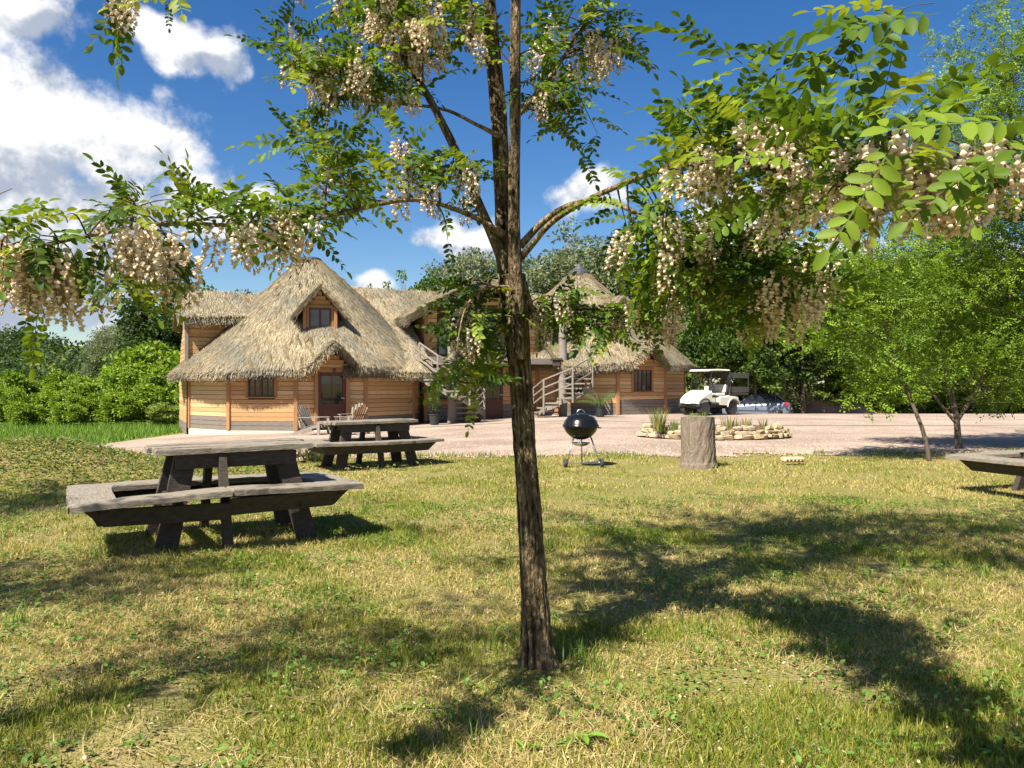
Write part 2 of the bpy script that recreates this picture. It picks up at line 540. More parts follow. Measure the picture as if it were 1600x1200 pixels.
def gravel_material():
    m = bpy.data.materials.new('pink_gravel'); m.use_nodes = True
    nt = m.node_tree; N, L = nt.nodes, nt.links
    b = N['Principled BSDF']; b.inputs['Roughness'].default_value = .95; b.inputs['Specular IOR Level'].default_value = .1
    tc = N.new('ShaderNodeTexCoord')
    v = N.new('ShaderNodeTexVoronoi'); v.inputs['Scale'].default_value = 34; L.new(tc.outputs['Object'], v.inputs['Vector'])
    r = N.new('ShaderNodeValToRGB'); L.new(v.outputs['Color'], r.inputs['Fac'])
    e = r.color_ramp.elements
    e[0].position = .15; e[0].color = (.22, .155, .12, 1); e[1].position = .85; e[1].color = (.43, .345, .285, 1)
    k = e.new(.5); k.color = (.325, .245, .195, 1)
    n = N.new('ShaderNodeTexNoise'); n.inputs['Scale'].default_value = .45; n.inputs['Detail'].default_value = 6; L.new(tc.outputs['Object'], n.inputs['Vector'])
    mr = N.new('ShaderNodeMapRange'); mr.inputs['From Min'].default_value = .35; mr.inputs['From Max'].default_value = .65
    mr.inputs['To Min'].default_value = .74; mr.inputs['To Max'].default_value = 1.1
    L.new(n.outputs['Fac'], mr.inputs['Value'])
    x = N.new('ShaderNodeMixRGB'); x.blend_type = 'MULTIPLY'; x.inputs['Fac'].default_value = 1
    L.new(r.outputs[0], x.inputs[1]); L.new(mr.outputs[0], x.inputs[2]); L.new(x.outputs[0], b.inputs['Base Color'])
    mp = N.new('ShaderNodeMapping'); mp.inputs['Scale'].default_value = (.10, .9, 1); mp.inputs['Rotation'].default_value = (0, 0, .12); L.new(tc.outputs['Object'], mp.inputs['Vector'])
    tn = N.new('ShaderNodeTexNoise'); tn.inputs['Scale'].default_value = 1.6; tn.inputs['Detail'].default_value = 4; L.new(mp.outputs[0], tn.inputs['Vector'])
    tr = N.new('ShaderNodeMapRange'); tr.inputs['From Min'].default_value = .5; tr.inputs['From Max'].default_value = .68; tr.inputs['To Max'].default_value = .55
    L.new(tn.outputs['Fac'], tr.inputs['Value'])
    x2 = N.new('ShaderNodeMixRGB'); L.new(tr.outputs[0], x2.inputs['Fac']); L.new(x.outputs[0], x2.inputs[1]); x2.inputs[2].default_value = (.22, .175, .14, 1)
    L.new(x2.outputs[0], b.inputs['Base Color'])
    bp = N.new('ShaderNodeBump'); bp.inputs['Strength'].default_value = .5; bp.inputs['Distance'].default_value = .012
    L.new(v.outputs['Distance'], bp.inputs['Height']); L.new(bp.outputs[0], b.inputs['Normal'])
    return m


M['ground'] = ground_material()
M['gravel'] = gravel_material()

# ================================================================== the setting
def axis(lo, hi, step, far, k=1.28):
    a = list(np.arange(lo, hi + 1e-6, step))
    s = step; x = a[-1]
    while x < far:
        s *= k; x += s; a.append(x)
    s = step; x = a[0]; pre = []
    while x > -far:
        s *= k; x -= s; pre.append(x)
    return np.array(pre[::-1] + a)


def grid_mesh(X, Y, Z):
    ny, nx = X.shape
    V = np.stack([X, Y, Z], -1).reshape(-1, 3)
    i = np.arange((ny - 1) * (nx - 1)); r = i // (nx - 1); c = i % (nx - 1); a = r * nx + c
    return V, np.stack([a, a + 1, a + nx + 1, a + nx], 1)


ax = axis(-16, 16, .4, 2500); ay = axis(-6, 56, .4, 2500)
GX, GY = np.meshgrid(ax, ay)
V, F = grid_mesh(GX, GY, T(GX, GY))
g = Geo(); g.add(V, [F])
tag(g.build('ground', M['ground'], smooth=True), kind='structure')

# gravel yard, a sheet lying on the ground between a near and a far edge
near = [(-24, 21.0), (-17, 20.2), (-13, 19.4), (-10, 17.9), (-8, 16.4), (-6, 15.2), (-3, 14.8), (0, 15.0), (3, 15.05), (6, 15.2), (10, 15.6), (16, 16.4), (24, 17.5), (40, 19)]
far = [(-24, 22.2), (-17, 21.4), (-14, 21.8), (-13.2, 25), (-12.8, 31), (-9, 40), (-4, 44), (0, 46), (4, 48), (8, 50.5), (12, 51.5), (18, 51), (28, 50), (46, 50)]


def along(poly, n):
    p = np.array(poly, float); d = np.r_[0, np.cumsum(np.ones(len(p) - 1))]
    t = np.linspace(0, d[-1], n)
    return np.stack([np.interp(t, d, p[:, 0]), np.interp(t, d, p[:, 1])], 1)


na, nb = 240, 90
A = along(near, na); B = along(far, na)
A[:, 1] += .16 * np.sin(np.arange(na) * .37) + .10 * np.sin(np.arange(na) * 1.1) + .10 * RNG.standard_normal(na)
w = np.linspace(0, 1, nb)[:, None, None]
PT = A[None] * (1 - w) + B[None] * w
V, F = grid_mesh(PT[..., 0], PT[..., 1], T(PT[..., 0], PT[..., 1]) + .014)
g = Geo(); g.add(V, [F[:, ::-1]])
tag(g.build('gravel_yard', M['gravel'], smooth=True), kind='structure')

# pale concrete path across the yard and the terrace strip before the lodge
def path(name, pts, wid):
    p = np.array(pts, float); n = 80
    t = np.linspace(0, len(p) - 1, n); i = np.arange(len(p))
    x = np.interp(t, i, p[:, 0]); y = np.interp(t, i, p[:, 1])
    dx, dy = np.gradient(x), np.gradient(y); l = np.hypot(dx, dy)
    nx, ny = -dy / l * wid / 2, dx / l * wid / 2
    k = np.array([-1, -.5, 0, .5, 1])[:, None]
    X = x + nx * k; Y = y + ny * k
    V, F = grid_mesh(X, Y, T(X, Y) + .024)
    g = Geo(); g.add(V, [F]); return tag(g.build(name, M['path']), kind='structure')


path('path', [(-3.6, 28.6), (0, 29.6), (3.0, 29.3), (5.2, 27.2), (7, 26), (12, 25.6), (20, 26), (40, 27)], 1.1)

# wooded hill far off on the left
hx = np.linspace(-520, 60, 60); hy = np.linspace(240, 420, 24)
HX, HY = np.meshgrid(hx, hy)


def hill_h(x, y):
    return 21.5 * sstep(235, 330, y) * (.8 + .2 * np.sin(x * .021 + 1.0) + .12 * np.sin(x * .05)) * (1 - .55 * sstep(-190, 40, x))


V, F = grid_mesh(HX, HY, hill_h(HX, HY) - 1.0)
g = Geo(); g.add(V, [F]); tag(g.build('hills', M['ground'], smooth=True), kind='structure')

# mound of bare red earth beyond the yard on the right
g = Geo(); mx, my = np.meshgrid(np.linspace(-5.2, 5.2, 40), np.linspace(-3, 3, 24))
mz = 1.25 * np.exp(-((mx / 2.6) ** 2 + (my / 1.5) ** 2) ** 1.3) + .08 * np.sin(mx * 3.1 + my * 2) * np.sin(my * 4 + mx)
V, F = grid_mesh(mx + 21.0, my + 53.5, mz - .64 - .35 * (np.hypot(mx / 5, my / 3) > .95))
g.add(V, [F]); tag(g.build('earth_mound', M['earth'], smooth=True), 'bare reddish heap of earth at the far edge of the yard', 'mound')

# ================================================================== the thatched lodge
O = np.array([-8.316, 33.0]); U = np.array([.9031, .4295]); NV = np.array([.4295, -.9031])


def H(s, d, z):
    """Lodge coordinates: s along the ridge, d out from the ridge towards the yard."""
    p = O + U * s + NV * d
    return np.array([p[0], p[1], z])


lodge = thing('thatched_lodge', 'long wooden lodge with shaggy thatched roof and two cone-roofed towers', 'building', (O[0], O[1], -.3))
LOFF = np.array([O[0], O[1], -.3])


def hpart(geo, name, mats, parent=None, smooth=False):
    """Part of the lodge given in world coordinates."""
    for i, v in enumerate(geo.v): geo.v[i] = v - LOFF
    return geo.build(name, mats, parent or lodge, smooth)


STRAW = np.array([(.52, .43, .255), (.45, .36, .20), (.57, .49, .31), (.36, .275, .15), (.42, .385, .225), (.49, .405, .25), (.29, .215, .115)]) * np.array([.66, .65, .69])


def straw_cols(n):
    c = STRAW[RNG.choice(len(STRAW), n, p=[.22, .2, .14, .14, .14, .11, .05])]
    return c * RNG.uniform(.55, 1.2, (n, 1))


def thatch(name, S, na, nb, n_straw, n_fringe, thick=.2, arange=(0, 1), closed=False, wpdf=None, ragged=.03, skip=None, len_=(.15, .36), fr_len=(.10, .32)):
    """Thatch over the surface S(a, b), b running down the slope: a thick underlay and loose straws on it."""
    a = np.linspace(0, 1, na); b = np.linspace(0, 1, nb)
    A_, B_ = np.meshgrid(a, b)

    def frame(a, b):
        e = 2e-3
        p = S(a, b)
        da = S(np.minimum(a + e, 1), b) - S(np.maximum(a - e, 0), b)
        db = S(a, np.minimum(b + e, 1)) - S(a, np.maximum(b - e, 0))
        n = np.cross(da, db); n = unit(n)
        n = np.where(n[..., 2:3] < 0, -n, n)
        return p, unit(da), unit(db), n
    p, da, db, n = frame(A_, B_)
    jit = RNG.normal(0, ragged, A_.shape)[..., None]
    top = p + n * jit; bot = p - n * thick * (.35 + .65 * np.clip(B_ * 6, 0, 1))[..., None]
    V1, F1 = grid_mesh(top[..., 0], top[..., 1], top[..., 2])
    V2, F2 = grid_mesh(bot[..., 0], bot[..., 1], bot[..., 2])
    g = Geo(); k = len(V1)
    rim = []
    idx = np.arange(na * nb).reshape(nb, na)
    loops = [idx[-1], idx[0][::-1]] + ([] if closed else [idx[:, 0], idx[:, -1][::-1]])
    for lp in loops:
        for i, j in zip(lp[:-1], lp[1:]): rim.append((i, j, j + k, i + k))
    g.add(np.vstack([V1, V2]), [F1, F2[:, ::-1] + k, np.array(rim)])
    roof = hpart(g, name, M['thatch'])
    # loose straws
    a = RNG.uniform(*arange, n_straw)
    b = RNG.uniform(0, 1, n_straw) if wpdf is None else wpdf(RNG.uniform(0, 1, n_straw))
    if skip is not None:
        ok = ~skip(a, b); a, b = a[ok], b[ok]
    p, da, db, n = frame(a, b); m = len(p)
    L = RNG.uniform(*len_, (m, 1))
    d = unit(db + da * RNG.normal(0, .22, (m, 1)) + n * RNG.uniform(-.02, .13, (m, 1)))
    w = unit(np.cross(d, n)) * RNG.uniform(.006, .013, (m, 1))
    r0 = p + n * RNG.uniform(.0, .03, (m, 1)) - db * L * .4
    tip = r0 + d * L - np.array([0, 0, 1]) * RNG.uniform(0, .03, (m, 1))
    af = RNG.uniform(*arange, n_fringe); bf = np.full(n_fringe, .995)
    if skip is not None:
        ok = ~skip(af, bf); af = af[ok]; bf = bf[ok]
    pf, daf, dbf, nf = frame(af, bf); mf = len(pf)
    Lf = RNG.uniform(*fr_len, (mf, 1))
    df = unit(dbf * .8 + daf * RNG.normal(0, .16, (mf, 1)) + np.array([0, 0, -1]) * RNG.uniform(.15, .7, (mf, 1)))
    wf = unit(np.cross(df, nf)) * RNG.uniform(.006, .013, (mf, 1))
    rf = pf - nf * RNG.uniform(-.02, thick, (mf, 1)) - dbf * .12
    tf = rf + df * (Lf + .1)
    r0 = np.vstack([r0, rf]); tip = np.vstack([tip, tf]); w = np.vstack([w, wf])
    m = len(r0)
    V = np.stack([r0 - w, r0 + w, tip + w * .45, tip - w * .45], 1).reshape(-1, 3)
    F = np.arange(m * 4).reshape(m, 4)
    q = (r0 + tip) / 2           # weathered, greyer and mossier drifts across the roof
    dr = np.sin(q[:, 0] * 1.3 + q[:, 2] * 2.1) * np.sin(q[:, 1] * 1.7 - q[:, 2] * 1.2) + .6 * np.sin(q[:, 0] * 3.7 + 1.0) * np.sin(q[:, 2] * 4.3 + q[:, 1] * 2.2)
    sc = straw_cols(m) * (1 + .16 * dr)[:, None]; gy = np.clip(.25 - .35 * dr, 0, .7)[:, None]
    sc = sc * (1 - gy) + sc.mean(1, keepdims=True) * np.array([1.0, .97, .80]) * gy
    C = np.repeat(sc, 4, 0)
    g = Geo(); g.add(V, [F], C)
    for i, v in enumerate(g.v): g.v[i] = v - LOFF
    tag(g.build('straw', M['straw'], roof), kind='stuff')
    return roof


# ------------------------------------------------------------------ wall panels, windows, doors
PLANK_H = .158
_pk = {}


def plank_obj(parent, c, x0, x1, h, R, m, out=.0):
    """One board from x0 to x1 along the panel, on the panel frame R (columns: along, out, up)."""
    ln = round(x1 - x0, 2)
    key = (ln, round(h, 3), m)
    if key not in _pk:
        g = Geo(); g.box((0, 0, 0), (ln, .034, h - .012), ch=.007)
        _pk[key] = g.mesh('plank', M[m])
    o = link(_pk[key], 'plank', parent)
    mt = Matrix([[R[0][0], R[0][1], R[0][2], 0], [R[1][0], R[1][1], R[1][2], 0], [R[2][0], R[2][1], R[2][2], 0], [0, 0, 0, 1]])
    tilt = random.uniform(-.0035, .0035)
    mt = Matrix.Translation(Vector(c - LOFF)) @ mt @ Matrix.Translation(((x0 + x1) / 2, out + random.uniform(-.003, .004), 0)) @ Matrix.Rotation(random.uniform(-.05, 0), 4, 'X') @ Matrix.Rotation(tilt, 4, 'Y')
    o.matrix_local = mt
    return o


def panel(base, along_v, out_v, x0, x1, z0, ztop, holes=(), grey=2, seed=0, name='wall_panel', split=None, pale=False):
    """Boarded wall panel: backing sheet plus single boards. base = point at x=0, z=0; ztop = number or function of x."""
    rr = random.Random(seed)
    al = np.array([*along_v, 0.]); ou = np.array([*out_v, 0.]); up = np.array([0, 0, 1.])
    R = np.stack([al, ou, up], 1)
    zt = ztop if callable(ztop) else (lambda x: ztop)
    g = Geo()
    xs = np.linspace(x0, x1, 9)
    topv = [base + al * x + up * zt(x) - ou * .03 for x in xs]
    botv = [base + al * x + up * z0 - ou * .03 for x in xs]
    for i in range(8):
        q = [botv[i], botv[i + 1], topv[i + 1], topv[i]]
        mid = (xs[i] + xs[i + 1]) / 2
        g.add(q + [p - ou * .1 for p in q], [(0, 1, 2, 3), (7, 6, 5, 4), (0, 4, 5, 1), (2, 6, 7, 3)])
    wp = hpart(g, name, M['backing'])
    z = z0; row = 0
    while True:
        zc = z + PLANK_H / 2
        xa, xb = x0, x1
        if callable(ztop):
            ok = [x for x in np.linspace(x0, x1, 61) if zt(x) > zc + PLANK_H * .35]
            if len(ok) < 5: break
            xa, xb = ok[0], ok[-1]
        elif zc > ztop: break
        segs = [(xa, xb)]
        for (hx0, hx1, hz0, hz1) in holes:
            if zc + PLANK_H * .4 > hz0 and zc - PLANK_H * .4 < hz1:
                ns = []
                for s0, s1 in segs:
                    if hx0 > s0 + .05: ns.append((s0, min(s1, hx0)))
                    if hx1 < s1 - .05: ns.append((max(s0, hx1), s1))
                segs = [s for s in ns if s[1] - s[0] > .06]
        m0 = 'plank_grey' if row < grey or (row == grey and grey and rr.random() < .45) else rr.choice(['plank', 'plank', 'plank2', 'plank3'] if not pale else ['plank2', 'plank2', 'plank'])
        for s0, s1 in segs:
            plank_obj(wp, base + up * zc, s0 + .004, s1 - .004, PLANK_H, R, m0 if rr.random() > .12 or row < grey else 'plank3', .0)
        z += PLANK_H; row += 1
    return wp


def window(base, along_v, out_v, xc, zc, w, h, cols=2, rows=2, casements=2, name='window', frame='frame_red', glass='glass', depth=.03, label=None, sill=True, casing=True):
    al = np.array([*along_v, 0.]); ou = np.array([*out_v, 0.]); up = np.array([0, 0, 1.])
    R = np.stack([al, ou, up], 1)
    c = base + al * xc + up * zc + ou * depth
    g = Geo(); t = .06
    for sx in (-1, 1): g.box(c + al * sx * (w / 2 - t / 2), (t, .07, h), R, ch=.006)
    for sz in (-1, 1): g.box(c + up * sz * (h / 2 - t / 2), (w - 2 * t - .002, .07, t), R, ch=.006)
    cw = (w - 2 * t) / casements
    for k in range(1, casements): g.box(c + al * (-w / 2 + t + cw * k), (t * 1.2, .066, h - 2 * t - .004), R, ch=.006)
    wo = hpart(g, name, M[frame])
    if label: wo['label'] = label
    mt = .022
    gm = Geo()
    for k in range(casements):
        xa = -w / 2 + t + cw * k + (t * .6 if k else 0); xb = -w / 2 + t + cw * (k + 1) - (t * .6 if k < casements - 1 else 0)
        za, zb = -h / 2 + t, h / 2 - t
        for i in range(cols):
            for j in range(rows):
                gx0 = xa + (xb - xa) * i / cols + (mt / 2 if i else 0); gx1 = xa + (xb - xa) * (i + 1) / cols - (mt / 2 if i < cols - 1 else 0)
                gz0 = za + (zb - za) * j / rows + (mt / 2 if j else 0); gz1 = za + (zb - za) * (j + 1) / rows - (mt / 2 if j < rows - 1 else 0)
                gp = Geo(); gp.box(c + al * (gx0 + gx1) / 2 + up * (gz0 + gz1) / 2 - ou * .012, (gx1 - gx0, .008, gz1 - gz0), R)
                hpart(gp, 'pane', M[glass], wo)
        for i in range(1, cols): gm.box(c + al * (xa + (xb - xa) * i / cols) + up * (za + zb) / 2, (mt, .04, zb - za), R)
        for j in range(1, rows): gm.box(c + al * (xa + xb) / 2 + up * (za + (zb - za) * j / rows), (xb - xa, .036, mt), R)
    if cols > 1 or rows > 1: hpart(gm, 'glazing_bar', M[frame], wo)
    if sill:
        gs = Geo(); gs.box(c - up * (h / 2 + .025) + ou * .04, (w + .1, .14, .045), R, ch=.006); hpart(gs, 'sill', M['post'], wo)
    if casing:
        gs = Geo()
        for sx in (-1, 1): gs.box(c + al * sx * (w / 2 + .045) + ou * .004, (.085, .05, h + .1), R, ch=.006)
        gs.box(c + up * (h / 2 + .045) + ou * .006, (w + .18, .054, .085), R, ch=.006)
        hpart(gs, 'casing', M['post'], wo)
    return wo


def door(base, along_v, out_v, xc, z0, w, h, depth=.03, rows=3, cols=2, glass_from=.42, name='door', label=None):
    al = np.array([*along_v, 0.]); ou = np.array([*out_v, 0.]); up = np.array([0, 0, 1.])
    R = np.stack([al, ou, up], 1); c = base + al * xc + up * z0 + ou * depth
    g = Geo(); t = .11
    zg = h * glass_from
    g.box(c + up * zg / 2, (w, .05, zg), R, ch=.006)
    for sx in (-1, 1): g.box(c + al * sx * (w / 2 - t / 2) + up * (zg + h) / 2, (t, .05, h - zg - .002), R, ch=.006)
    g.box(c + up * (h - t / 2), (w - 2 * t - .002, .05, t), R, ch=.006)
    d = hpart(g, name, M['frame_red'])
    if label: d['label'] = label
    gx0, gx1, gz0, gz1 = -w / 2 + t, w / 2 - t, zg, h - t
    for i in range(cols):
        for j in range(rows):
            gp = Geo()
            gp.box(c + al * (gx0 + (gx1 - gx0) * (i + .5) / cols) + up * (gz0 + (gz1 - gz0) * (j + .5) / rows) - ou * .01, ((gx1 - gx0) / cols - .02, .008, (gz1 - gz0) / rows - .02), R)
            hpart(gp, 'pane', M['glass'], d)
    gm = Geo()
    for i in range(1, cols): gm.box(c + al * (gx0 + (gx1 - gx0) * i / cols) + up * (gz0 + gz1) / 2, (.024, .036, gz1 - gz0), R)
    for j in range(1, rows): gm.box(c + up * (gz0 + (gz1 - gz0) * j / rows), (gx1 - gx0, .032, .024), R)
    hpart(gm, 'glazing_bar', M['frame_red'], d)
    gi = Geo(); gi.box(c + up * zg * .5 + ou * .03, (w - .3, .016, zg * .62), R, ch=.006); hpart(gi, 'door_panel', M['frame_red'], d)
    gh = Geo(); hp = c + al * (w / 2 - .06) + up * 1.0 + ou * .03
    gh.bar(hp, hp + ou * .05, .016, .016); gh.bar(hp + ou * .05 + al * .01, hp + ou * .05 - al * .11, .018, .018)
    hpart(gh, 'handle', M['steel'], d)
    return d


def tower(cx, cy, zf, WH, R, phase, zeave, reave, apex, special, gable, cap, n_straw, seed, sag):
    """Twelve-sided boarded tower under a thatched cone. special: facet number -> openings."""
    C = np.array([cx, cy]); dcam = unit(-C); rcam = np.array([-dcam[1], dcam[0]])
    if rcam[0] < 0: rcam = -rcam
    pt = lambda th, r: C + r * (math.cos(th) * dcam + math.sin(th) * rcam)
    vis = range(-4, 6)
    slope = (apex - zeave) / (reave - .35)
    # plinth
    g = Geo()
    ring = [pt(math.radians(phase + 30 * k), R + .05) for k in range(12)]
    g.prism([(p[0], p[1], zf) for p in ring], [(p[0], p[1], -1.1) for p in ring])
    hpart(g, 'plinth', M['plinth'])
    for k in range(-6, 6):
        t0, t1 = math.radians(phase + 30 * k), math.radians(phase + 30 * (k + 1))
        p0, p1 = pt(t0, R), pt(t1, R); mid = (p0 + p1) / 2; al = unit(p1 - p0); ou = unit(mid - C); w = np.linalg.norm(p1 - p0)
        base = np.array([mid[0], mid[1], zf])
        sp = special.get(k, [])
        holes = []
        for kind, xc, zb, ww, hh in sp:
            holes.append((xc - ww / 2 - (.0 if kind == 'win' else .0), xc + ww / 2, zb, zb + hh))
        if k in vis:
            panel(base, al, ou, -w / 2 + .05, w / 2 - .05, 0.0, WH, holes, grey=(2 if k < 0 else 3), seed=seed + k, pale=(k == -3))  # right facets: extra grey row paints in shade above the weathered rows
        else:
            g = Geo(); g.box(base + np.array([0, 0, WH / 2]) - np.array([*ou, 0]) * .03, (w, .1, WH), np.stack([np.array([*al, 0]), np.array([*ou, 0]), [0, 0, 1]], 1)); hpart(g, 'wall_panel', M['plank'])
        # corner post
        q = pt(t0, R + .012); oc = unit(q - C); ac = np.array([-oc[1], oc[0]])
        g = Geo(); g.box((q[0], q[1], zf + WH / 2), (.15, .1, WH), np.stack([np.array([*ac, 0]), np.array([*oc, 0]), [0, 0, 1]], 1), ch=.01)
        hpart(g, 'corner_post', M['post'])
        for kind, xc, zb, ww, hh in sp:
            if kind == 'win':
                window(base, al, ou, xc, zb + hh / 2, ww, hh, 2, 3)
            elif kind == 'door':
                door(base, al, ou, xc, zb, ww, hh, label='dark red half-glazed door')
                g = Geo(); Rm = np.stack([np.array([*al, 0]), np.array([*ou, 0]), [0, 0, 1]], 1)
                for sx in (-1, 1): g.box(base + np.array([*al, 0]) * (xc + sx * (ww / 2 + .07)) + np.array([*ou, 0]) * .06 + np.array([0, 0, zb + hh / 2 + .03]), (.13, .12, hh + .06), Rm, ch=.01)
                g.box(base + np.array([*al, 0]) * xc + np.array([*ou, 0]) * .06 + np.array([0, 0, zb + hh + .12]), (ww + .27, .12, .12), Rm, ch=.01)
                hpart(g, 'door_frame', M['post'])
                g = Geo(); g.box(base + np.array([*al, 0]) * xc + np.array([*ou, 0]) * .24 + np.array([0, 0, -.06]), (ww + .3, .5, .12), Rm, ch=.01); hpart(g, 'doorstep', M['plinth'])
                lp = base + np.array([*al, 0]) * (xc + .05) + np.array([*ou, 0]) * .2 + np.array([0, 0, zb + hh + .06])
                g = Geo(); g.lathe([(.02, .1), (.05, .06), (.06, 0), (.045, -.07), (.01, -.09)], 10, lp); hpart(g, 'door_lantern', M['lead'])
    # thatched cone, lifted over the entrance like an eyebrow
    gth, gz, gk = math.radians(gable[0]), gable[1], gable[2]

    def S(a, b):
        th = (a - .5) * 2 * math.pi
        r = .35 + (reave - .35) * b
        r = r + .05 * np.sin(th * 9 + 1) * b
        z = apex - slope * (r - .35) 
        z = z - sag * np.sin(th - .1) ** 1 * b * -1 * 1.0
        lat = r * np.sin(np.clip(th - gth, -1.5, 1.5))
        gab = gz - gk * np.abs(lat) - 0.06 * np.abs(lat) ** 2
        front = np.cos(th - gth) > 0
        rr_ = np.where(front, gab, -9)
        hi = np.maximum(z, rr_); k = .06
        z = np.where(np.abs(z - rr_) < k, hi + (k - np.abs(z - rr_)) ** 2 / (4 * k), hi)
        X = C[0] + r * (np.cos(th) * dcam[0] + np.sin(th) * rcam[0]); Y = C[1] + r * (np.cos(th) * dcam[1] + np.sin(th) * rcam[1])
        return np.stack([X, Y, z], -1)
    r_ = thatch('cone_roof', S, 260, 26, n_straw, int(n_straw * .22), .2, (.5 - .36, .5 + .36), closed=True, wpdf=lambda u: (np.sqrt(.004 + u * .996)))
    if cap:
        g = Geo(); g.lathe([(.52, -.12), (.50, .02), (.46, .06), (.30, .14), (.08, .42), (.02, .46)], 16, (cx, cy, apex - .02)); hpart(g, 'roof_cap', M['lead'])
    else:
        g = Geo(); g.lathe([(.46, -.06), (.44, .05), (.36, .09), (.1, .12)], 16, (cx, cy, apex - .04)); hpart(g, 'roof_cap', M['lead'])
    # boarded gable under the eyebrow
    pg = pt(gth, R * math.cos(math.radians(15)) + .09); ou = unit(pg - C); al = np.array([-ou[1], ou[0]])
    if al @ rcam < 0: al = -al
    hw = (gz - .22 - zf - WH + .05) / gk
    panel(np.array([pg[0], pg[1], zf]), al, ou, -hw, hw, WH - .14, lambda x: (gz - .24 - zf) - gk * abs(x), (), grey=0, seed=seed + 50, name='gable_panel')
    g = Geo()
    for sx in (-1, 1):
        a0 = np.array([pg[0], pg[1], gz - .12]) + np.array([*ou, 0]) * .10
        g.bar(a0, a0 + np.array([*al, 0]) * sx * (hw + .18) - np.array([0, 0, gk * (hw + .18)]), .05, .11)
    hpart(g, 'barge_board', M['post'])
    return C, pt, dcam, rcam, slope


special1 = {-3: [], -2: [('win', -.02, 1.20, .98, .80)], -1: [('door', .02, .14, .98, 1.92)], 1: [('win', .1, 1.16, .9, .85)], -4: [('win', .3, 1.2, .8, .8)]}
C1, pt1, dc1, rc1, sl1 = tower(-8.316, 33.0, -.30, 2.35, 4.80, 24.0, 1.90, 5.36, 6.5, special1, (9.0, 2.86, .92), False, 56000, 100, .16)
special2 = {0: [('win', 0.02, .98, .98, .92)], -1: [('win', -.55, .92, .8, .9)], -2: []}
C2, pt2, dc2, rc2, sl2 = tower(3.234, 38.5, .05, 2.35, 4.95, 19.0, 2.18, 5.45, 6.72, special2, (34.0, 3.16, .92), True, 32000, 200, 0.0)

# ------------------------------------------------------------------ dormer in the first cone
def gable_roof(name, fc, al, ou, hw, zside, zap, back, over, n, fr):
    """Two thatched slopes over a gable whose face is centred at fc; back = ridge length into the roof."""
    for sx in (-1, 1):
        def S(a, b, sx=sx):
            a = np.asarray(a, float); b = np.asarray(b, float)
            base = fc[None, :] if a.ndim == 1 else fc[None, None, :]
            dd = over - a * (over + back)
            x = sx * hw * b * (1 - .12 * a)
            z = zap - (zap - zside) * (b ** 1.12) + .03 * np.sin(a * 9)
            P2 = base + np.stack([al[0] * x + ou[0] * dd, al[1] * x + ou[1] * dd], -1)
            return np.concatenate([P2, z[..., None]], -1)
        thatch(name, S, 14, 12, n, fr, .16, len_=(.16, .34), fr_len=(.12, .26))
    # bound front edge of each slope
    V = []; F = []
    m = 700
    sx = RNG.choice([-1, 1], m); b = RNG.uniform(0, 1, m)
    x = sx * hw * b; z = zap - (zap - zside) * b ** 1.12 - RNG.uniform(0, .15, m)
    dd = over + RNG.uniform(-.08, .03, m)
    p = np.stack([fc[0] + al[0] * x + ou[0] * dd, fc[1] + al[1] * x + ou[1] * dd, z], 1)
    sl = np.stack([al[0] * sx, al[1] * sx, -np.full(m, (zap - zside) / hw)], 1); sl = unit(sl)
    d = unit(sl + np.array([ou[0], ou[1], 0]) * RNG.uniform(-.1, .5, (m, 1)) + RNG.normal(0, .12, (m, 3)))
    L = RNG.uniform(.12, .28, (m, 1)); w = np.array([0, 0, 1.]) * RNG.uniform(.006, .014, (m, 1))
    t = p + d * L
    V = np.stack([p - w, p + w, t + w * .4, t - w * .4], 1).reshape(-1, 3)
    g = Geo(); g.add(V, [np.arange(m * 4).reshape(m, 4)], np.repeat(straw_cols(m), 4, 0))
    tag(hpart(g, 'verge_straw', M['straw']), kind='stuff')


th = math.radians(5.5)
fc = pt1(th, 3.62); ou1 = unit(fc - C1); al1 = np.array([-ou1[1], ou1[0]]); al1 = al1 if al1 @ rc1 > 0 else -al1
panel(np.array([fc[0], fc[1], 3.20]), al1, ou1, -.62, .62, 0.0, lambda x: 1.62 - 1.0 * abs(x), [(-.40, .40, .10, .96)], grey=0, seed=31, name='dormer_face')
window(np.array([fc[0], fc[1], 3.20]), al1, ou1, 0, .53, .80, .86, 1, 1, 2, name='dormer_window')
g = Geo()
for sx in (-1, 1):
    q = fc + al1 * sx * .56 + ou1 * .05
    g.box((q[0], q[1], 3.2 + .50), (.12, .12, 1.1), np.stack([np.array([*al1, 0]), np.array([*ou1, 0]), [0, 0, 1]], 1), ch=.01)
hpart(g, 'dormer_post', M['post'])
gable_roof('dormer_roof', fc, al1, ou1, 1.0, 3.86, 4.98, 2.0, .42, 1500, 500)
th2 = math.radians(30)
fc2 = pt2(th2, 3.62); ou2 = unit(fc2 - C2); al2 = np.array([-ou2[1], ou2[0]]); al2 = al2 if al2 @ rc2 > 0 else -al2
panel(np.array([fc2[0], fc2[1], 3.42]), al2, ou2, -.62, .62, 0.0, lambda x: 1.62 - 1.0 * abs(x), [(-.40, .40, .10, .96)], grey=0, seed=32, name='dormer_face')
window(np.array([fc2[0], fc2[1], 3.42]), al2, ou2, 0, .53, .80, .86, 1, 1, 2, name='dormer_window')
gable_roof('dormer_roof', fc2, al2, ou2, 1.0, 4.08, 5.2, 2.0, .42, 900, 300)

# ------------------------------------------------------------------ main roof between the towers
RIDGE = 5.42


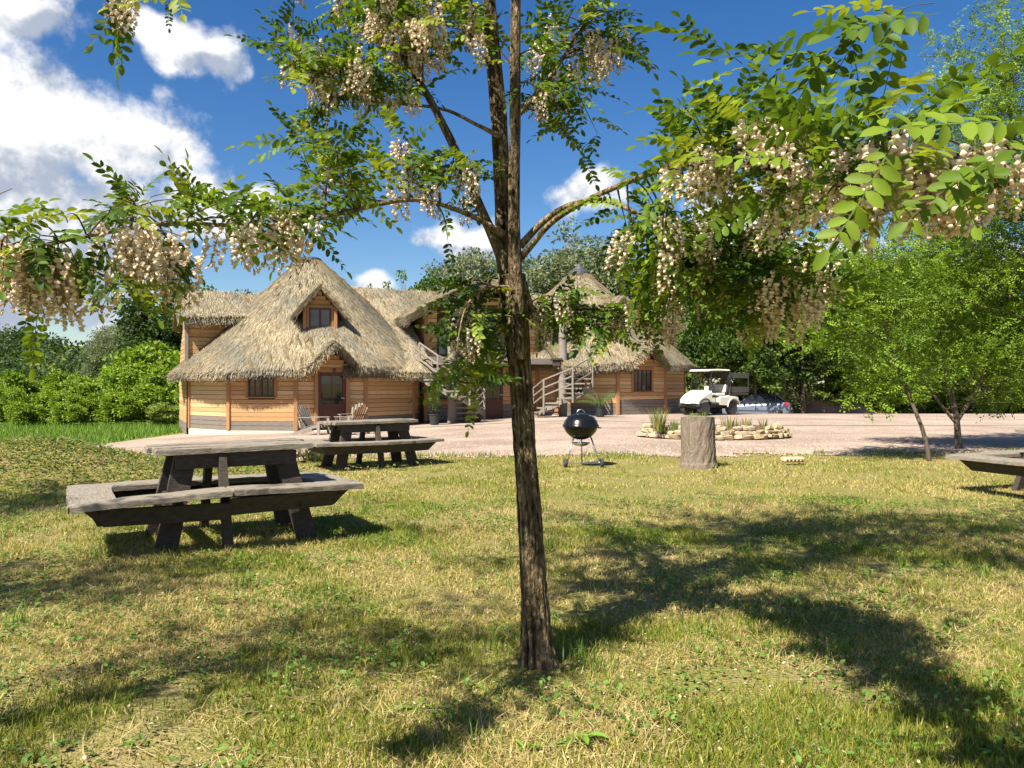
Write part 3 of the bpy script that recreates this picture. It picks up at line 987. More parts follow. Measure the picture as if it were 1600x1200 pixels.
def slope_S(s0, s1, d1, z0, z1, d0=0.0, wav=.04):
    def S(a, b):
        s = s0 + (s1 - s0) * a; d = d0 + (d1 - d0) * b
        z = z0 + (z1 - z0) * b + wav * np.sin(s * 1.7) * b - .10 * np.sin(b * math.pi)
        X = O[0] + U[0] * s + NV[0] * d; Y = O[1] + U[1] * s + NV[1] * d
        return np.stack([X, Y, z], -1)
    return S


thatch('main_roof', slope_S(0.2, 3.62, 4.95, RIDGE, 1.86), 40, 30, 20000, 2200, .22)
thatch('main_roof', slope_S(9.2, 12.6, 4.95, RIDGE + .12, 2.10), 40, 30, 11000, 1500, .22)
thatch('main_roof', slope_S(3.4, 9.4, 1.6, RIDGE, 4.25), 40, 12, 2500, 100, .22)
thatch('main_roof', slope_S(.2, 12.6, -4.2, RIDGE, 2.2), 60, 12, 1500, 100, .22)
# upper wings at both ends
for s0, s1, zr, ze, zb in ((-5.15, .3, 4.95, 3.88, 1.7), (12.5, 17.95, 5.35, 4.35, 1.9)):
    thatch('wing_roof', slope_S(s0, s1, 1.55, zr, ze), 40, 10, 6000, 1000, .2)
    thatch('wing_roof', slope_S(s0, s1, -1.9, zr, ze - .2), 30, 8, 500, 100, .2)
    left = s0 < 0
    se = s0 + .35 if left else s1 - .35
    xa, xb = (se, .2) if left else (12.6, se)
    bp = H(0, .98, 0); base = np.array([bp[0], bp[1], zb])
    panel(base, U, NV, xa, xb, 0, ze - zb + .2, [], grey=0, seed=60 + int(left), name='wing_wall')
    q = H(se, 1.0, 0)
    g = Geo(); g.box((q[0], q[1], (zb + ze) / 2), (.14, .14, ze - zb + .1), np.stack([np.array([*U, 0]), np.array([*NV, 0]), [0, 0, 1]], 1), ch=.01); hpart(g, 'corner_post', M['greywood_v'])
    # end wall
    e0 = H(se, .93, 0); ev = -NV; eo = -U if left else U
    panel(np.array([e0[0], e0[1], -.6]), ev, eo, 0, 4.6, 0, lambda x, zr=zr: (zr + .35) - .72 * abs(x - .95), [], grey=3, seed=70 + int(left), name='end_wall')

# ------------------------------------------------------------------ centre block with the glazed gable
S0, WB, DF = 3.955, 5.0, 2.99
bp = H(S0, DF, 0)
cb = np.array([bp[0], bp[1], -.12])
ZC, ZA = 4.40, 5.46            # height of the wall top at the corners and in the middle
gl = [(.49, 1.64, 2.48, lambda x: 4.02 + .385 * (x - .49)), (1.95, 3.05, 2.48, lambda x: 4.45), (3.36, 4.51, 2.48, lambda x: 4.46 - .385 * (x - 3.36))]
holes = [(a, b, 2.48 - .1, 4.5) for a, b, _, _ in gl] + [(1.6, 3.4, 0.0, 2.05), (.35, 1.05, .85, 1.75)]
panel(cb, U, NV, 0, WB, 0.0, lambda x: (ZC - .1 - cb[2]) + (ZA - ZC) * (1 - abs(x - WB / 2) / (WB / 2)) - .12, [(a, b, z0 - cb[2], z1 - cb[2]) for a, b, z0, z1 in holes], grey=3, seed=80, name='gable_wall')
alU, ouN, upZ = np.array([*U, 0]), np.array([*NV, 0]), np.array([0, 0, 1.])
for a, b, z0, ft in gl:
    p = lambda x, z, o: np.array([cb[0], cb[1], 0]) + alU * x + upZ * z + ouN * o
    quad = lambda i, o: [p(a + i, z0 + i, o), p(b - i, z0 + i, o), p(b - i, ft(b) - i, o), p(a + i, ft(a) - i, o)]
    fo, fi = quad(0, .05), quad(.07, .05); bo, bi = quad(0, -.03), quad(.07, -.03)
    g = Geo(); n = 4
    g.add(fo + fi + bo + bi, [(k, (k + 1) % n, 4 + (k + 1) % n, 4 + k) for k in range(n)] + [(4 + k, 4 + (k + 1) % n, 12 + (k + 1) % n, 12 + k) for k in range(n)] + [((k + 1) % n, k, 8 + k, 8 + (k + 1) % n) for k in range(n)])
    wo = hpart(g, 'gable_window', M['darkwood'])
    g = Geo(); g.prism(quad(.068, .02), quad(.068, .0)); hpart(g, 'pane', M['skyglass'], wo)
door(cb, U, NV, 2.05, .02, .88, 2.0, label='left leaf of the dark red double door')
door(cb, U, NV, 2.95, .02, .88, 2.0, label='right leaf of the dark red double door')
window(cb, U, NV, .70, 1.3, .7, .9, 1, 2, 1)
# return walls
for s_, o_, sd in ((S0, -U, 81), (S0 + WB, U, 82)):
    e0 = H(s_, DF, 0)
    panel(np.array([e0[0], e0[1], -.12]), -NV, o_, 0, 3.2, 0, 4.35, [], grey=3, seed=sd, name='return_wall')
    q = H(s_, DF, 0); g = Geo(); g.box((q[0], q[1], 2.1), (.15, .15, 4.5), np.stack([alU, ouN, upZ], 1), ch=.01); hpart(g, 'corner_post', M['post'])
# floor slab, beam and balcony
ZB = 2.38
g = Geo()
for k in range(9):
    a0 = H(S0 - .2 + 5.4 * 0, DF + .08 + .135 * k, ZB); b0 = H(S0 + WB + .2, DF + .08 + .135 * k, ZB)
    gg = Geo(); gg.bar(a0, b0, .125, .045, ch=.006); hpart(gg, 'balcony_board', M['greywood'])
g = Geo(); g.bar(H(S0 - .2, DF + 1.22, ZB - .13), H(S0 + WB + .2, DF + 1.22, ZB - .13), .09, .2, ch=.01); hpart(g, 'balcony_beam', M['greywood'])
for zr in (.40, .72, 1.0):
    g = Geo(); g.bar(H(S0 + 1.3, DF + 1.2, ZB + zr), H(S0 + 3.7, DF + 1.2, ZB + zr), .05, .06, ch=.008); hpart(g, 'balcony_rail', M['greywood'])
for sx in (1.3, 2.5, 3.7):
    g = Geo(); g.bar(H(S0 + sx, DF + 1.2, ZB), H(S0 + sx, DF + 1.2, ZB + 1.05), .08, .08, ch=.008); hpart(g, 'balcony_post', M['greywood_v'])
# thatched gable roof, bowed, with a rolled front edge
for sx in (-1, 1):
    def S(a, b, sx=sx):
        s = S0 + WB / 2 + sx * 3.45 * b
        d = DF + .75 - a * 3.9
        z = 5.60 - 1.62 * (b ** 1.25) + .03 * np.sin(d * 3)
        X = O[0] + U[0] * s + NV[0] * d; Y = O[1] + U[1] * s + NV[1] * d
        return np.stack([X, Y, z], -1)
    thatch('gable_roof', S, 24, 20, 8000, 1500, .24)
m = 2600
sx = RNG.choice([-1, 1], m); b = RNG.uniform(0, 1, m)
s = S0 + WB / 2 + sx * 3.45 * b; d = DF + .75 + RNG.uniform(-.12, .05, m)
z = 5.60 - 1.62 * b ** 1.25 - RNG.uniform(-.03, .24, m)
p = np.stack([O[0] + U[0] * s + NV[0] * d, O[1] + U[1] * s + NV[1] * d, z], 1)
sl = unit(np.stack([U[0] * sx, U[1] * sx, -1.62 / 3.45 * 1.25 * b ** .25], 1))
dr = unit(sl + np.array([NV[0], NV[1], 0]) * RNG.uniform(-.1, .55, (m, 1)) + RNG.normal(0, .12, (m, 3)))
L = RNG.uniform(.2, .42, (m, 1)); w = np.array([0, 0, 1.]) * RNG.uniform(.008, .017, (m, 1)); t = p + dr * L
g = Geo(); g.add(np.stack([p - w, p + w, t + w * .4, t - w * .4], 1).reshape(-1, 3), [np.arange(m * 4).reshape(m, 4)], np.repeat(straw_cols(m), 4, 0))
tag(hpart(g, 'verge_straw', M['straw']), kind='stuff')

# ------------------------------------------------------------------ two winding stairs round log posts
def stairs(px, lx, ly, mirror, label):
    gz = float(T(lx, ly))
    t = thing('winding_staircase', label, 'staircase', (lx, ly, gz), 0, 'outdoor stairs of the lodge')
    g = Geo()
    rr = random.Random(3)
    prof = []
    pts = []; rad = []
    for i in range(14):
        z = i / 13 * (3.82 - gz); pts.append((.012 * math.sin(i), .012 * math.cos(i * 1.3), z)); rad.append(.175 - .012 * i / 13 + rr.uniform(-.004, .004))
    rad[-1] *= .93
    g.tube(pts, rad, 14); g.build('log_post', M['greywood_v'], t, smooth=False)
    nst = 12; rise = (ZB - gz) / nst
    a0 = math.atan2(U[1], U[0]); an = math.atan2(NV[1], NV[0])
    # first step towards the door, then round the front, the outer side and back to the balcony
    for k in range(nst - 1):
        f = k / (nst - 2)
        sweep = math.radians(-8 + 236 * f)
        ang = (a0 + math.pi + sweep) if not mirror else (a0 - sweep)
        ex = np.array([math.cos(ang), math.sin(ang), 0]); ey = np.array([-ex[1], ex[0], 0])
        z = rise * (k + 1)
        r0, r1 = .15, 1.22
        top = [ex * r0 - ey * .09, ex * r1 - ey * .27, ex * r1 + ey * .27, ex * r0 + ey * .09]
        g = Geo(); g.prism([tuple(p + [0, 0, z]) for p in top][::1], [tuple(p + [0, 0, z - .055]) for p in top]); g.build('tread', M['greywood'], t)
    R1 = 1.24
    def at(f, z):
        sweep = math.radians(-20 + 236 * f); ang = (a0 + math.pi + sweep) if not mirror else (a0 - sweep)
        return Vector((R1 * math.cos(ang), R1 * math.sin(ang), z))
    fs = [0, .18, .42, .66, .9]
    zz = lambda f: rise * (1 + f * (nst - 2))
    for f in fs:
        g = Geo(); g.bar(at(f, max(0.0, zz(f) - rise * 2.2) if f > .1 else 0.0), at(f, zz(f) + .95), .075, .075, up=(1, 0, 0), ch=.008); g.build('newel_post', M['greywood_v'], t)
    for h in (.32, .63, .95):
        for f0, f1 in zip(fs[:-1], fs[1:]):
            g = Geo(); g.bar(at(f0, zz(f0) + h), at(f1, zz(f1) + h), .045, .06, ch=.008); g.build('hand_rail', M['greywood'], t)
    # curved stringer pieces under the outer ends
    for f0, f1 in zip(np.linspace(0, .86, 6), np.linspace(.16, 1.0, 6)):
        q0, q1 = at(f0, zz(f0) - .2), at(f1, zz(f1) - .2)
        g = Geo(); mid = (q0 + q1) / 2 + Vector((0, 0, -.06))
        g.bar(q0 * .97, mid * .97, .05, .2, ch=.01); g.bar(mid * .965, q1 * .97, .05, .19, ch=.01); g.build('stringer', M['greywood'], t)
    return t


stairs(705, -2.30, 30.6, True, 'grey winding staircase round the log post nearer the first tower')
st2 = stairs(876, 2.10, 33.0, False, 'grey winding staircase whose foot shows right of the tree trunk')
g = Geo(); g.box((-.28, -.22, 2.35), (.48, .34, .10), ch=.02); g.box((-.28, -.22, 2.18), (.30, .22, .24), ch=.01); g.build('dark_box', M['darkwood'], st2)  # dark hooded box beside the log post, purpose unknown

# ================================================================== picnic tables
def picnic_table(x, y, ang, la, da, lt, dt, zt, zs, label, seed, sag=None):
    """Long table with a bench ring bent slightly at the middle of each long side. la, da: half length and depth of the ring; lt, dt: of the top."""
    gz = float(T(x, y))
    t = thing('picnic_table', label, 'table', (x, y, gz), ang, 'rustic picnic tables on the lawn')
    rr = random.Random(seed)

    def outline(l, d, bulge, cut):
        return [np.array(p, float) for p in ((-l, -d + cut), (0, -d - bulge), (l, -d + cut), (l - cut * .3, d - cut), (0, d + bulge), (-l + cut * .3, d - cut))]

    def board(quad, ztop, thick, zoff=(0, 0)):
        """One weathered board given by its four plan corners, long side first."""
        q = [np.array([*p, 0.0]) for p in quad]; tn = unit(q[1] - q[0]); n = 12
        outer = [q[0] + (q[1] - q[0]) * i / n for i in range(n + 1)]; inner = [q[2] + (q[3] - q[2]) * i / n for i in range(n + 1)]
        c = np.mean(q, 0); mid = unit((q[0] + q[1]) / 2 - c)
        outer = [p + mid * rr.uniform(-.010, .007) for p in outer]
        L_ = np.linalg.norm(q[1] - q[0]); zz = lambda p: ztop + zoff[0] + (zoff[1] - zoff[0]) * float(np.dot(p - q[0], tn)) / L_
        poly = outer + inner; e = .009; m = len(poly)
        top = [p + (c - p) / np.linalg.norm(c - p) * e + np.array([0, 0, zz(p) + rr.uniform(-.003, .003)]) for p in poly]
        midp = [p + np.array([0, 0, zz(p) - e]) for p in poly]; bot = [p + np.array([0, 0, zz(p) - thick]) for p in poly]
        F = [tuple(range(m)), tuple(range(3 * m - 1, 2 * m - 1, -1))]
        for i in range(m):
            j = (i + 1) % m; F += [(i, m + i, m + j, j), (m + i, 2 * m + i, 2 * m + j, m + j)]
        g = Geo(); th = math.atan2(tn[1], tn[0]); g.add(np.array(top + midp + bot) @ rotz(-th).T, F); return g, th
    sag = sag or [0.0] * 6
    OB, IB = outline(la, da, .07, .08), outline(la - .34, da - .27, .04, .04)
    for k in range(6):
        k2 = (k + 1) % 6; tn = unit(OB[k2] - OB[k]) * .005
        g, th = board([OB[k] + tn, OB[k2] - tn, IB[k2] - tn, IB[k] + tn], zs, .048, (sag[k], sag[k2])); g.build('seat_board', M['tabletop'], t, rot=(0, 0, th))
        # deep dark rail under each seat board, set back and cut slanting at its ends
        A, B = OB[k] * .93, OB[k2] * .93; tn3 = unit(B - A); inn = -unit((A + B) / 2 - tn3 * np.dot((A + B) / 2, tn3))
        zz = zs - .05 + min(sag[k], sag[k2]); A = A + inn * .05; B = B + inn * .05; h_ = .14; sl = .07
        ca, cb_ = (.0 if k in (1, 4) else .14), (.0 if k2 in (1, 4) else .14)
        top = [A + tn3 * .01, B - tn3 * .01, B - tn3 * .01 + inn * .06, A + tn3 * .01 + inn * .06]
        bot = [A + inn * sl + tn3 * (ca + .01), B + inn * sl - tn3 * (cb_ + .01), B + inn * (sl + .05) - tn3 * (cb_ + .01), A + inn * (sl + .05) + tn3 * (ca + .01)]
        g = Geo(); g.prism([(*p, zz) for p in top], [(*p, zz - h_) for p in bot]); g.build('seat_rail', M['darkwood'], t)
    nb = 5; ox = .13 if seed == 1 else 0.0
    for k in range(nb):
        y0, y1 = -dt + 2 * dt * k / nb + .004, -dt + 2 * dt * (k + 1) / nb - .004
        e0, e1 = rr.uniform(-.03, .03), rr.uniform(-.03, .03); tp = .10 * abs((k + .5) / nb - .5)
        g, th = board([(ox - lt + tp + e0, y0), (ox + lt - tp + e1, y0), (ox + lt - tp + e1, y1), (ox - lt + tp + e0, y1)], zt, .045, (rr.uniform(-.012, .0), rr.uniform(-.0, .012))); g.build('top_board', M['tabletop'], t, rot=(0, 0, th))
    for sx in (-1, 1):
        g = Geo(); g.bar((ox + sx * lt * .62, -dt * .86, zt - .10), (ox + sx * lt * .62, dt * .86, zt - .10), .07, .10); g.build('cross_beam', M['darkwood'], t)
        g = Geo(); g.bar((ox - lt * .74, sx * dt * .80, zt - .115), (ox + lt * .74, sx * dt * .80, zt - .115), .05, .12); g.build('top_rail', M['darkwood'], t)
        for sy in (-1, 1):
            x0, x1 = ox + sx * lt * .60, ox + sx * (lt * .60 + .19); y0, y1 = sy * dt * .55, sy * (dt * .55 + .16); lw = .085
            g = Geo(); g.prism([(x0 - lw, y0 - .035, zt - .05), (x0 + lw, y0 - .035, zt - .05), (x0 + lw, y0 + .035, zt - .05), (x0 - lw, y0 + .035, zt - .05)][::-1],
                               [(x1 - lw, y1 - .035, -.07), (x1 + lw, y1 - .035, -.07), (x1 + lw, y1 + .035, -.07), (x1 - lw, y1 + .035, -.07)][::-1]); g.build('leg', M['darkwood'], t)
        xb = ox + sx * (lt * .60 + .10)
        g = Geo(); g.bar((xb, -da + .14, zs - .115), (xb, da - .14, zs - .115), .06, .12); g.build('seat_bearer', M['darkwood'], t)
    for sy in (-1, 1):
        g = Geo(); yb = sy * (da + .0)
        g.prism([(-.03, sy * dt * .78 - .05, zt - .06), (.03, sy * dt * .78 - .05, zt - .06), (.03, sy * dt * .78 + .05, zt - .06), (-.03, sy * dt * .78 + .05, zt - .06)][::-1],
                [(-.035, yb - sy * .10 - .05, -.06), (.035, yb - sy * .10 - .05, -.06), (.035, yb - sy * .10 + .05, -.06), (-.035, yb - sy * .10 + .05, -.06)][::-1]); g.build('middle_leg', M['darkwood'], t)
    return t


picnic_table(-2.56, 6.90, math.radians(31), 1.13, .66, .66, .34, .825, .475, 'large grey picnic table nearest the viewer, beside the mound', 1, [-.03, .035, .0, 0, 0, 0])
picnic_table(-2.35, 13.25, math.radians(33), 1.10, .62, .78, .34, .765, .45, 'dark picnic table in front of the wooden garden chairs', 2)
picnic_table(6.98, 9.93, math.radians(21), 1.52, .66, .62, .34, .80, .485, 'picnic table at the edge of the lawn, only its bench corner showing', 3)


# ================================================================== slatted garden chairs
def garden_chair(x, y, rz, label, back_m='greywood'):
    gz = float(T(x, y)) + .02
    t = thing('garden_chair', label, 'chair', (x, y, gz), rz, 'slatted wooden garden chairs')
    S_ = 1.0
    for sy in (-1, 1):
        g = Geo(); yv = sy * .27
        g.prism([(.36, yv - .014, .40), (.36, yv - .014, .29), (-.62, yv - .014, .0), (-.72, yv - .014, .0), (-.66, yv - .014, .06)],
                [(.36, yv + .014, .40), (.36, yv + .014, .29), (-.62, yv + .014, .0), (-.72, yv + .014, .0), (-.66, yv + .014, .06)]); g.build('runner', M['greywood'], t)
        g = Geo(); g.box((.31, sy * .30, .275), (.10, .028, .55), ch=.006); g.build('leg', M['greywood_v'], t)
        g = Geo(); g.box((-.04, sy * .33, .565), (.80, .13, .024), ch=.006); g.build('arm_rest', M['greywood'], t)
        g = Geo(); g.bar((-.36, sy * .31, .24), (-.42, sy * .31, .55), .028, .06); g.build('back_post', M['greywood_v'], t)
    for k in range(6):
        f = k / 5; g = Geo(); g.box((.33 - .52 * f, 0, .405 - .155 * f), (.085, .56, .02), np.array(Matrix.Rotation(math.radians(-16), 3, 'Y')), ch=.005); g.build('seat_slat', M['tabletop'], t)
    for k in range(6):
        yv = (k - 2.5) * .092; h = .80 - .035 * abs(k - 2.5) ** 1.7
        a = Vector((-.20, yv * .92, .22)); b = Vector((-.20 - .40 * h, yv * 1.28, .22 + .92 * h))
        g = Geo(); g.bar(a, b, .082, .02, up=(1, 0, .4), ch=.005); g.build('back_slat', M[back_m], t)
    for zb in (.33, .62):
        g = Geo(); xo = -.20 - .435 * (zb - .22) - .03; g.box((xo, 0, zb), (.025, .56 + .1 * zb, .05), ch=.004); g.build('back_batten', M[back_m], t)
    return t


garden_chair(-6.45, 26.2, math.radians(-18), 'grey slatted garden chair facing the other two, nearest the window')
garden_chair(-5.15, 25.5, math.radians(152), 'slatted garden chair with brown backrest turned to the viewer', 'chair_brown')
garden_chair(-5.55, 27.9, math.radians(-112), 'pale slatted garden chair before the red door, facing the lawn', 'tabletop')


# ================================================================== kettle grill
def kettle_grill(x, y):
    gz = float(T(x, y)); t = thing('kettle_grill', 'round black kettle grill on three steel legs at the lawn edge', 'grill', (x, y, gz), math.radians(10))
    r = .285; zc = .66
    g = Geo(); g.lathe([(.02, -.22), (.07, -.215), (.14, -.19), (.20, -.145), (.25, -.09), (.278, -.03), (r, 0)], 40, (0, 0, zc)); g.build('bowl', M['black'], t, smooth=True)
    g = Geo(); g.lathe([(r + .012, -.018), (r + .016, 0), (r + .012, .018), (r - .002, .03), (.265, .085), (.22, .14), (.15, .185), (.07, .205), (.01, .21)], 40, (0, 0, zc + .004))
    lid = g.build('lid', M['black'], t, smooth=True)
    g = Geo(); pts = [(-.07 + .14 * i / 10, 0, zc + .21 + .062 * math.sin(math.pi * i / 10) ** .6) for i in range(11)]; g.tube(pts, .011, 8); g.build('handle', M['steel'], lid, smooth=True)
    g = Geo(); g.lathe([(.045, 0), (.045, .012), (.01, .016)], 14, (.13, -.09, zc + .168)); g.build('vent', M['steel'], lid)
    g = Geo(); g.tube([(r, .05, zc - .03), (r + .05, .05, zc - .03), (r + .05, -.05, zc - .03), (r, -.05, zc - .03)], .009, 6); g.build('side_handle', M['plastic'], t)
    feet = [(-.27, -.16), (.27, -.20), (.10, .30)]
    for fx, fy in feet:
        a = Vector((fx * .52, fy * .52, zc - .17)); b = Vector((fx, fy, .07 if fy < 0 else 0.0))
        g = Geo(); g.tube([a, b], .0125, 10); g.build('leg', M['steel'], t, smooth=True)
    for fx, fy in feet[:2]:
        g = Geo(); 
        V = []
        prof = [(.03, -.02), (.068, -.022), (.075, -.012), (.075, .012), (.068, .022), (.03, .02)]
        g.lathe(prof, 20); g.v[0] = g.v[0] @ np.array([[0, 0, 1], [0, 1, 0], [-1, 0, 0]]).T @ np.eye(3) + np.array([fx + (.03 if fx > 0 else -.03), fy, .072])
        w = g.build('wheel', M['rubber'], t, smooth=False)
        g = Geo(); g.lathe([(.028, -.024), (.028, .024)], 12); g.v[0] = g.v[0] @ np.array([[0, 0, 1], [0, 1, 0], [-1, 0, 0]]).T + np.array([fx + (.03 if fx > 0 else -.03), fy, .072]); g.build('hub_cap', M['steel'], w)
    g = Geo(); g.tube([(-.27, -.16, .072), (.27, -.20, .072)], .008, 8); g.build('axle', M['steel'], t)
    g = Geo(); g.lathe([(.03, -.055), (.10, -.04), (.155, 0), (.163, .004), (.155, .006), (.10, -.034), (.03, -.05)], 24, (0, 0, .385)); g.build('ash_catcher', M['steel'], t, smooth=True)
    g = Geo(); g.tube([(0, 0, .345), (0, 0, zc - .21)], .01, 8); g.build('ash_rod', M['steel'], t)


kettle_grill(1.13, 13.15)


# ================================================================== stump, brick, planters
def noisy_tube(g, pts, rads, sides, amp, freq, seed, col=(.5, .5, .5), ridged=0.0, colfn=None, deep=.19):
    pts = [Vector(p) for p in pts]; n = len(pts); V = []; Cc = []; F = []
    for i, p in enumerate(pts):
        d = (pts[min(i + 1, n - 1)] - pts[max(i - 1, 0)]).normalized()
        ref = Vector((1, 0, 0)); x = (ref - d * ref.dot(d)).normalized(); y = d.cross(x)
        for k in range(sides):
            a = 2 * math.pi * k / sides; dirv = x * math.cos(a) + y * math.sin(a)
            q = Vector((math.cos(a) * freq, math.sin(a) * freq, p.z * freq * .35 + seed * 7.3))
            nn = mnoise.fractal(q, 1.0, 2.0, 4)
            rg = 0
            if ridged:
                wob_ = .5 * mnoise.noise(Vector((math.cos(a) * 1.3, math.sin(a) * 1.3, p.z * 5 + seed)))
                rg = 1 - 1.6 * abs(mnoise.noise(Vector((math.cos(a + wob_ * .5) * ridged * .42, math.sin(a + wob_ * .5) * ridged * .42, p.z * 2.6 + seed * 3.1))))
                rg -= .35 * abs(mnoise.noise(Vector((math.cos(a) * ridged * .9, math.sin(a) * ridged * .9, p.z * 16 + seed))))
            rad = rads[i] * (1 + amp * nn + (deep * (rg - .75) if ridged else 0))
            V.append(list(p + dirv * rad)); Cc.append(col if colfn is None else colfn(nn, rg, p))
    for i in range(n - 1):
        for k in range(sides):
            k2 = (k + 1) % sides; F.append((i * sides + k, i * sides + k2, (i + 1) * sides + k2, (i + 1) * sides + k))
    F.append(tuple((n - 1) * sides + k for k in range(sides)))
    g.add(V, F, np.array(Cc, float)); return g


sx_, sy_ = 3.02, 12.95
st = thing('tree_stump', 'tall grey weathered tree stump standing upright on the lawn', 'stump', (sx_, sy_, float(T(sx_, sy_))))
g = Geo(); n = 26
noisy_tube(g, [(0, .002 * i, -.05 + i * .86 / n) for i in range(n + 1)], [.285 - .02 * min(1, i / 8) + (.01 if i > 3 else .02) - .006 * (i / n) for i in range(n + 1)], 60, .05, 2.2, 3, ridged=14, deep=.06)
g.build('trunk', M['stump'], st)
g = Geo(); g.lathe([(.255, 0), (.245, .012), (.01, .016)], 36, (0, .05, .80)); g.build('cut_face', M['stump'], st)

b = thing('hollow_brick', 'small cream brick with holes lying in the grass by the stump', 'brick', (4.72, 13.45, float(T(4.72, 13.45)) + .05), math.radians(6))
g = Geo(); g.box((0, 0, .045), (.36, .17, .08), ch=.02); g.build('brick_body', M['brick'], b)
g = Geo()
for k in range(5): g.box((-.13 + .065 * k, -.086, .035), (.035, .006, .035))
g.build('hole_shade', M['backing'], b)  # dark slabs on the face paint in the shade inside the holes


def stone_mesh(seed):
    r = random.Random(seed); bm = bmesh.new(); bmesh.ops.create_cube(bm, size=1)
    bmesh.ops.bevel(bm, geom=bm.edges[:], offset=.2, segments=1, affect='EDGES')
    for v in bm.verts: v.co += Vector((r.uniform(-.13, .13), r.uniform(-.13, .13), r.uniform(-.13, .13)))
    V = [list(v.co) for v in bm.verts]; F = [tuple(v.index for v in f.verts) for f in bm.faces]; bm.free()
    g = Geo(); c = np.array([(.43, .35, .23), (.47, .40, .29), (.36, .29, .19), (.50, .43, .32), (.39, .34, .27)][seed % 5])
    g.add(V, F, c); return g.mesh('stone', M['stone'])


STONES = [stone_mesh(k) for k in range(10)]


def stone_bed(name, label, x, y, rx, ry, courses, a0, a1, size, seed, gaps=()):
    r = random.Random(seed); gz = float(T(x, y)) + .02
    t = thing(name, label, 'planter', (x, y, gz), 0, 'dry stone beds')
    for c in range(courses):
        a = a0 + r.uniform(0, .1)
        while a < a1:
            ln = size * r.uniform(.6, 1.5); rad = (rx + ry) / 2
            if not (c == courses - 1 and r.random() < .3):
                o = link(r.choice(STONES), 'stone', t)
                k = 1 - .05 * c
                o.location = (rx * k * math.cos(a), ry * k * math.sin(a), size * .28 + c * size * .52 + r.uniform(-.01, .01))
                o.rotation_euler = (r.uniform(-.1, .1), r.uniform(-.12, .12), math.atan2(ry * math.cos(a), -rx * math.sin(a)) + r.uniform(-.25, .25))
                o.scale = (ln, size * r.uniform(.8, 1.2), size * r.uniform(.45, .68))
            a += ln / math.hypot(rx * math.sin(a), ry * math.cos(a)) * .96
    g = Geo(); ring = [(rx * .92 * math.cos(q), ry * .92 * math.sin(q), 0) for q in np.linspace(0, 2 * math.pi, 28)[:-1]]
    h = size * courses * .42
    g.prism([(p[0] * .9, p[1] * .9, h) for p in ring], [(p[0], p[1], -.05) for p in ring]); g.build('soil', M['soil'], t)
    return t, h


stone_bed('stone_planter', 'long low bed of stacked cream stones behind the stump', 5.05, 20.1, 1.82, 1.25, 3, math.radians(-185), math.radians(8), .19, 4)
stone_bed('stone_planter', 'small ring of cream stones glimpsed under the nearest picnic table', -4.35, 14.15, .82, .55, 3, math.radians(-180), math.radians(175), .14, 9)


def blades_plant(name, label, cat, x, y, z, n, h, spread, width, cols, seed, group=None, parent=None, lean=.35, part='leaves', droop=.25):
    """Tuft of arching strap leaves."""
    r = np.random.default_rng(seed)
    t = parent or thing(name, label, cat, (x, y, z), 0, group)
    V = []; F = []; C = []; o = 0
    for k in range(n):
        a = r.uniform(0, 2 * math.pi); rr_ = spread * math.sqrt(r.uniform(0, 1)) * .5; hh = h * r.uniform(.55, 1.0)
        b = np.array([rr_ * math.cos(a), rr_ * math.sin(a), 0]); d = np.array([math.cos(a), math.sin(a), 0]); w = np.array([-d[1], d[0], 0]) * width * r.uniform(.6, 1.2)
        ln = lean * r.uniform(.2, 1.2); c = np.array(cols[r.integers(len(cols))]) * r.uniform(.75, 1.2)
        for i in range(5):
            f = i / 4; p = b + d * hh * ln * f ** 1.6 + np.array([0, 0, hh * (f - droop * ln * f ** 3)]); ww = w * (1 - f ** 1.5) * (.6 + .4 * min(1, f * 4)) + w * .04
            V += [p - ww, p + ww]; C += [c, c]
        for i in range(4): F.append((o + 2 * i, o + 2 * i + 1, o + 2 * i + 3, o + 2 * i + 2))
        o += 10
    g = Geo(); g.add(np.array(V), F, np.array(C)); ob = g.build(part, M['leaf_far'], t)
    return t


GREEN = [(.10, .17, .03), (.14, .20, .04), (.20, .24, .06)]; DRY = [(.34, .22, .08), (.30, .26, .10), (.16, .2, .05)]
for k, (x, y, n, h, sp, cols, lab) in enumerate([
        (3.52, 19.2, 110, .68, .30, GREEN + DRY[:1], 'tall grassy tuft with reddish foot at the near end of the stone bed'),
        (3.95, 19.3, 60, .34, .35, GREEN, 'low green tuft beside the tall grassy tuft'),
        (4.55, 19.5, 150, .52, .55, [(.20, .30, .04), (.16, .26, .03)], 'bright green tuft showing above the stump'),
        (5.35, 19.6, 90, .42, .5, DRY, 'reddish dry tuft in the middle of the stone bed'),
        (5.75, 19.7, 50, .40, .3, DRY + GREEN, 'thin yellowish tuft toward the far end of the stone bed'),
        (6.25, 19.9, 30, .36, .2, GREEN, 'sparse green sprig at the far end of the stone bed')]):
    blades_plant('grass_tuft', lab, 'plant', x, y, float(T(x, y)) + .2, n, h, sp, .012, cols, 300 + k, 'plants in the stone beds')
blades_plant('low_bush', 'small grey-green bush at the end of the small stone ring', 'plant', -3.55, 14.1, float(T(-3.5, 14.1)), 160, .32, .5, .02, [(.07, .09, .05), (.10, .12, .07), (.2, .2, .16)], 330, 'plants in the stone beds', lean=.9)


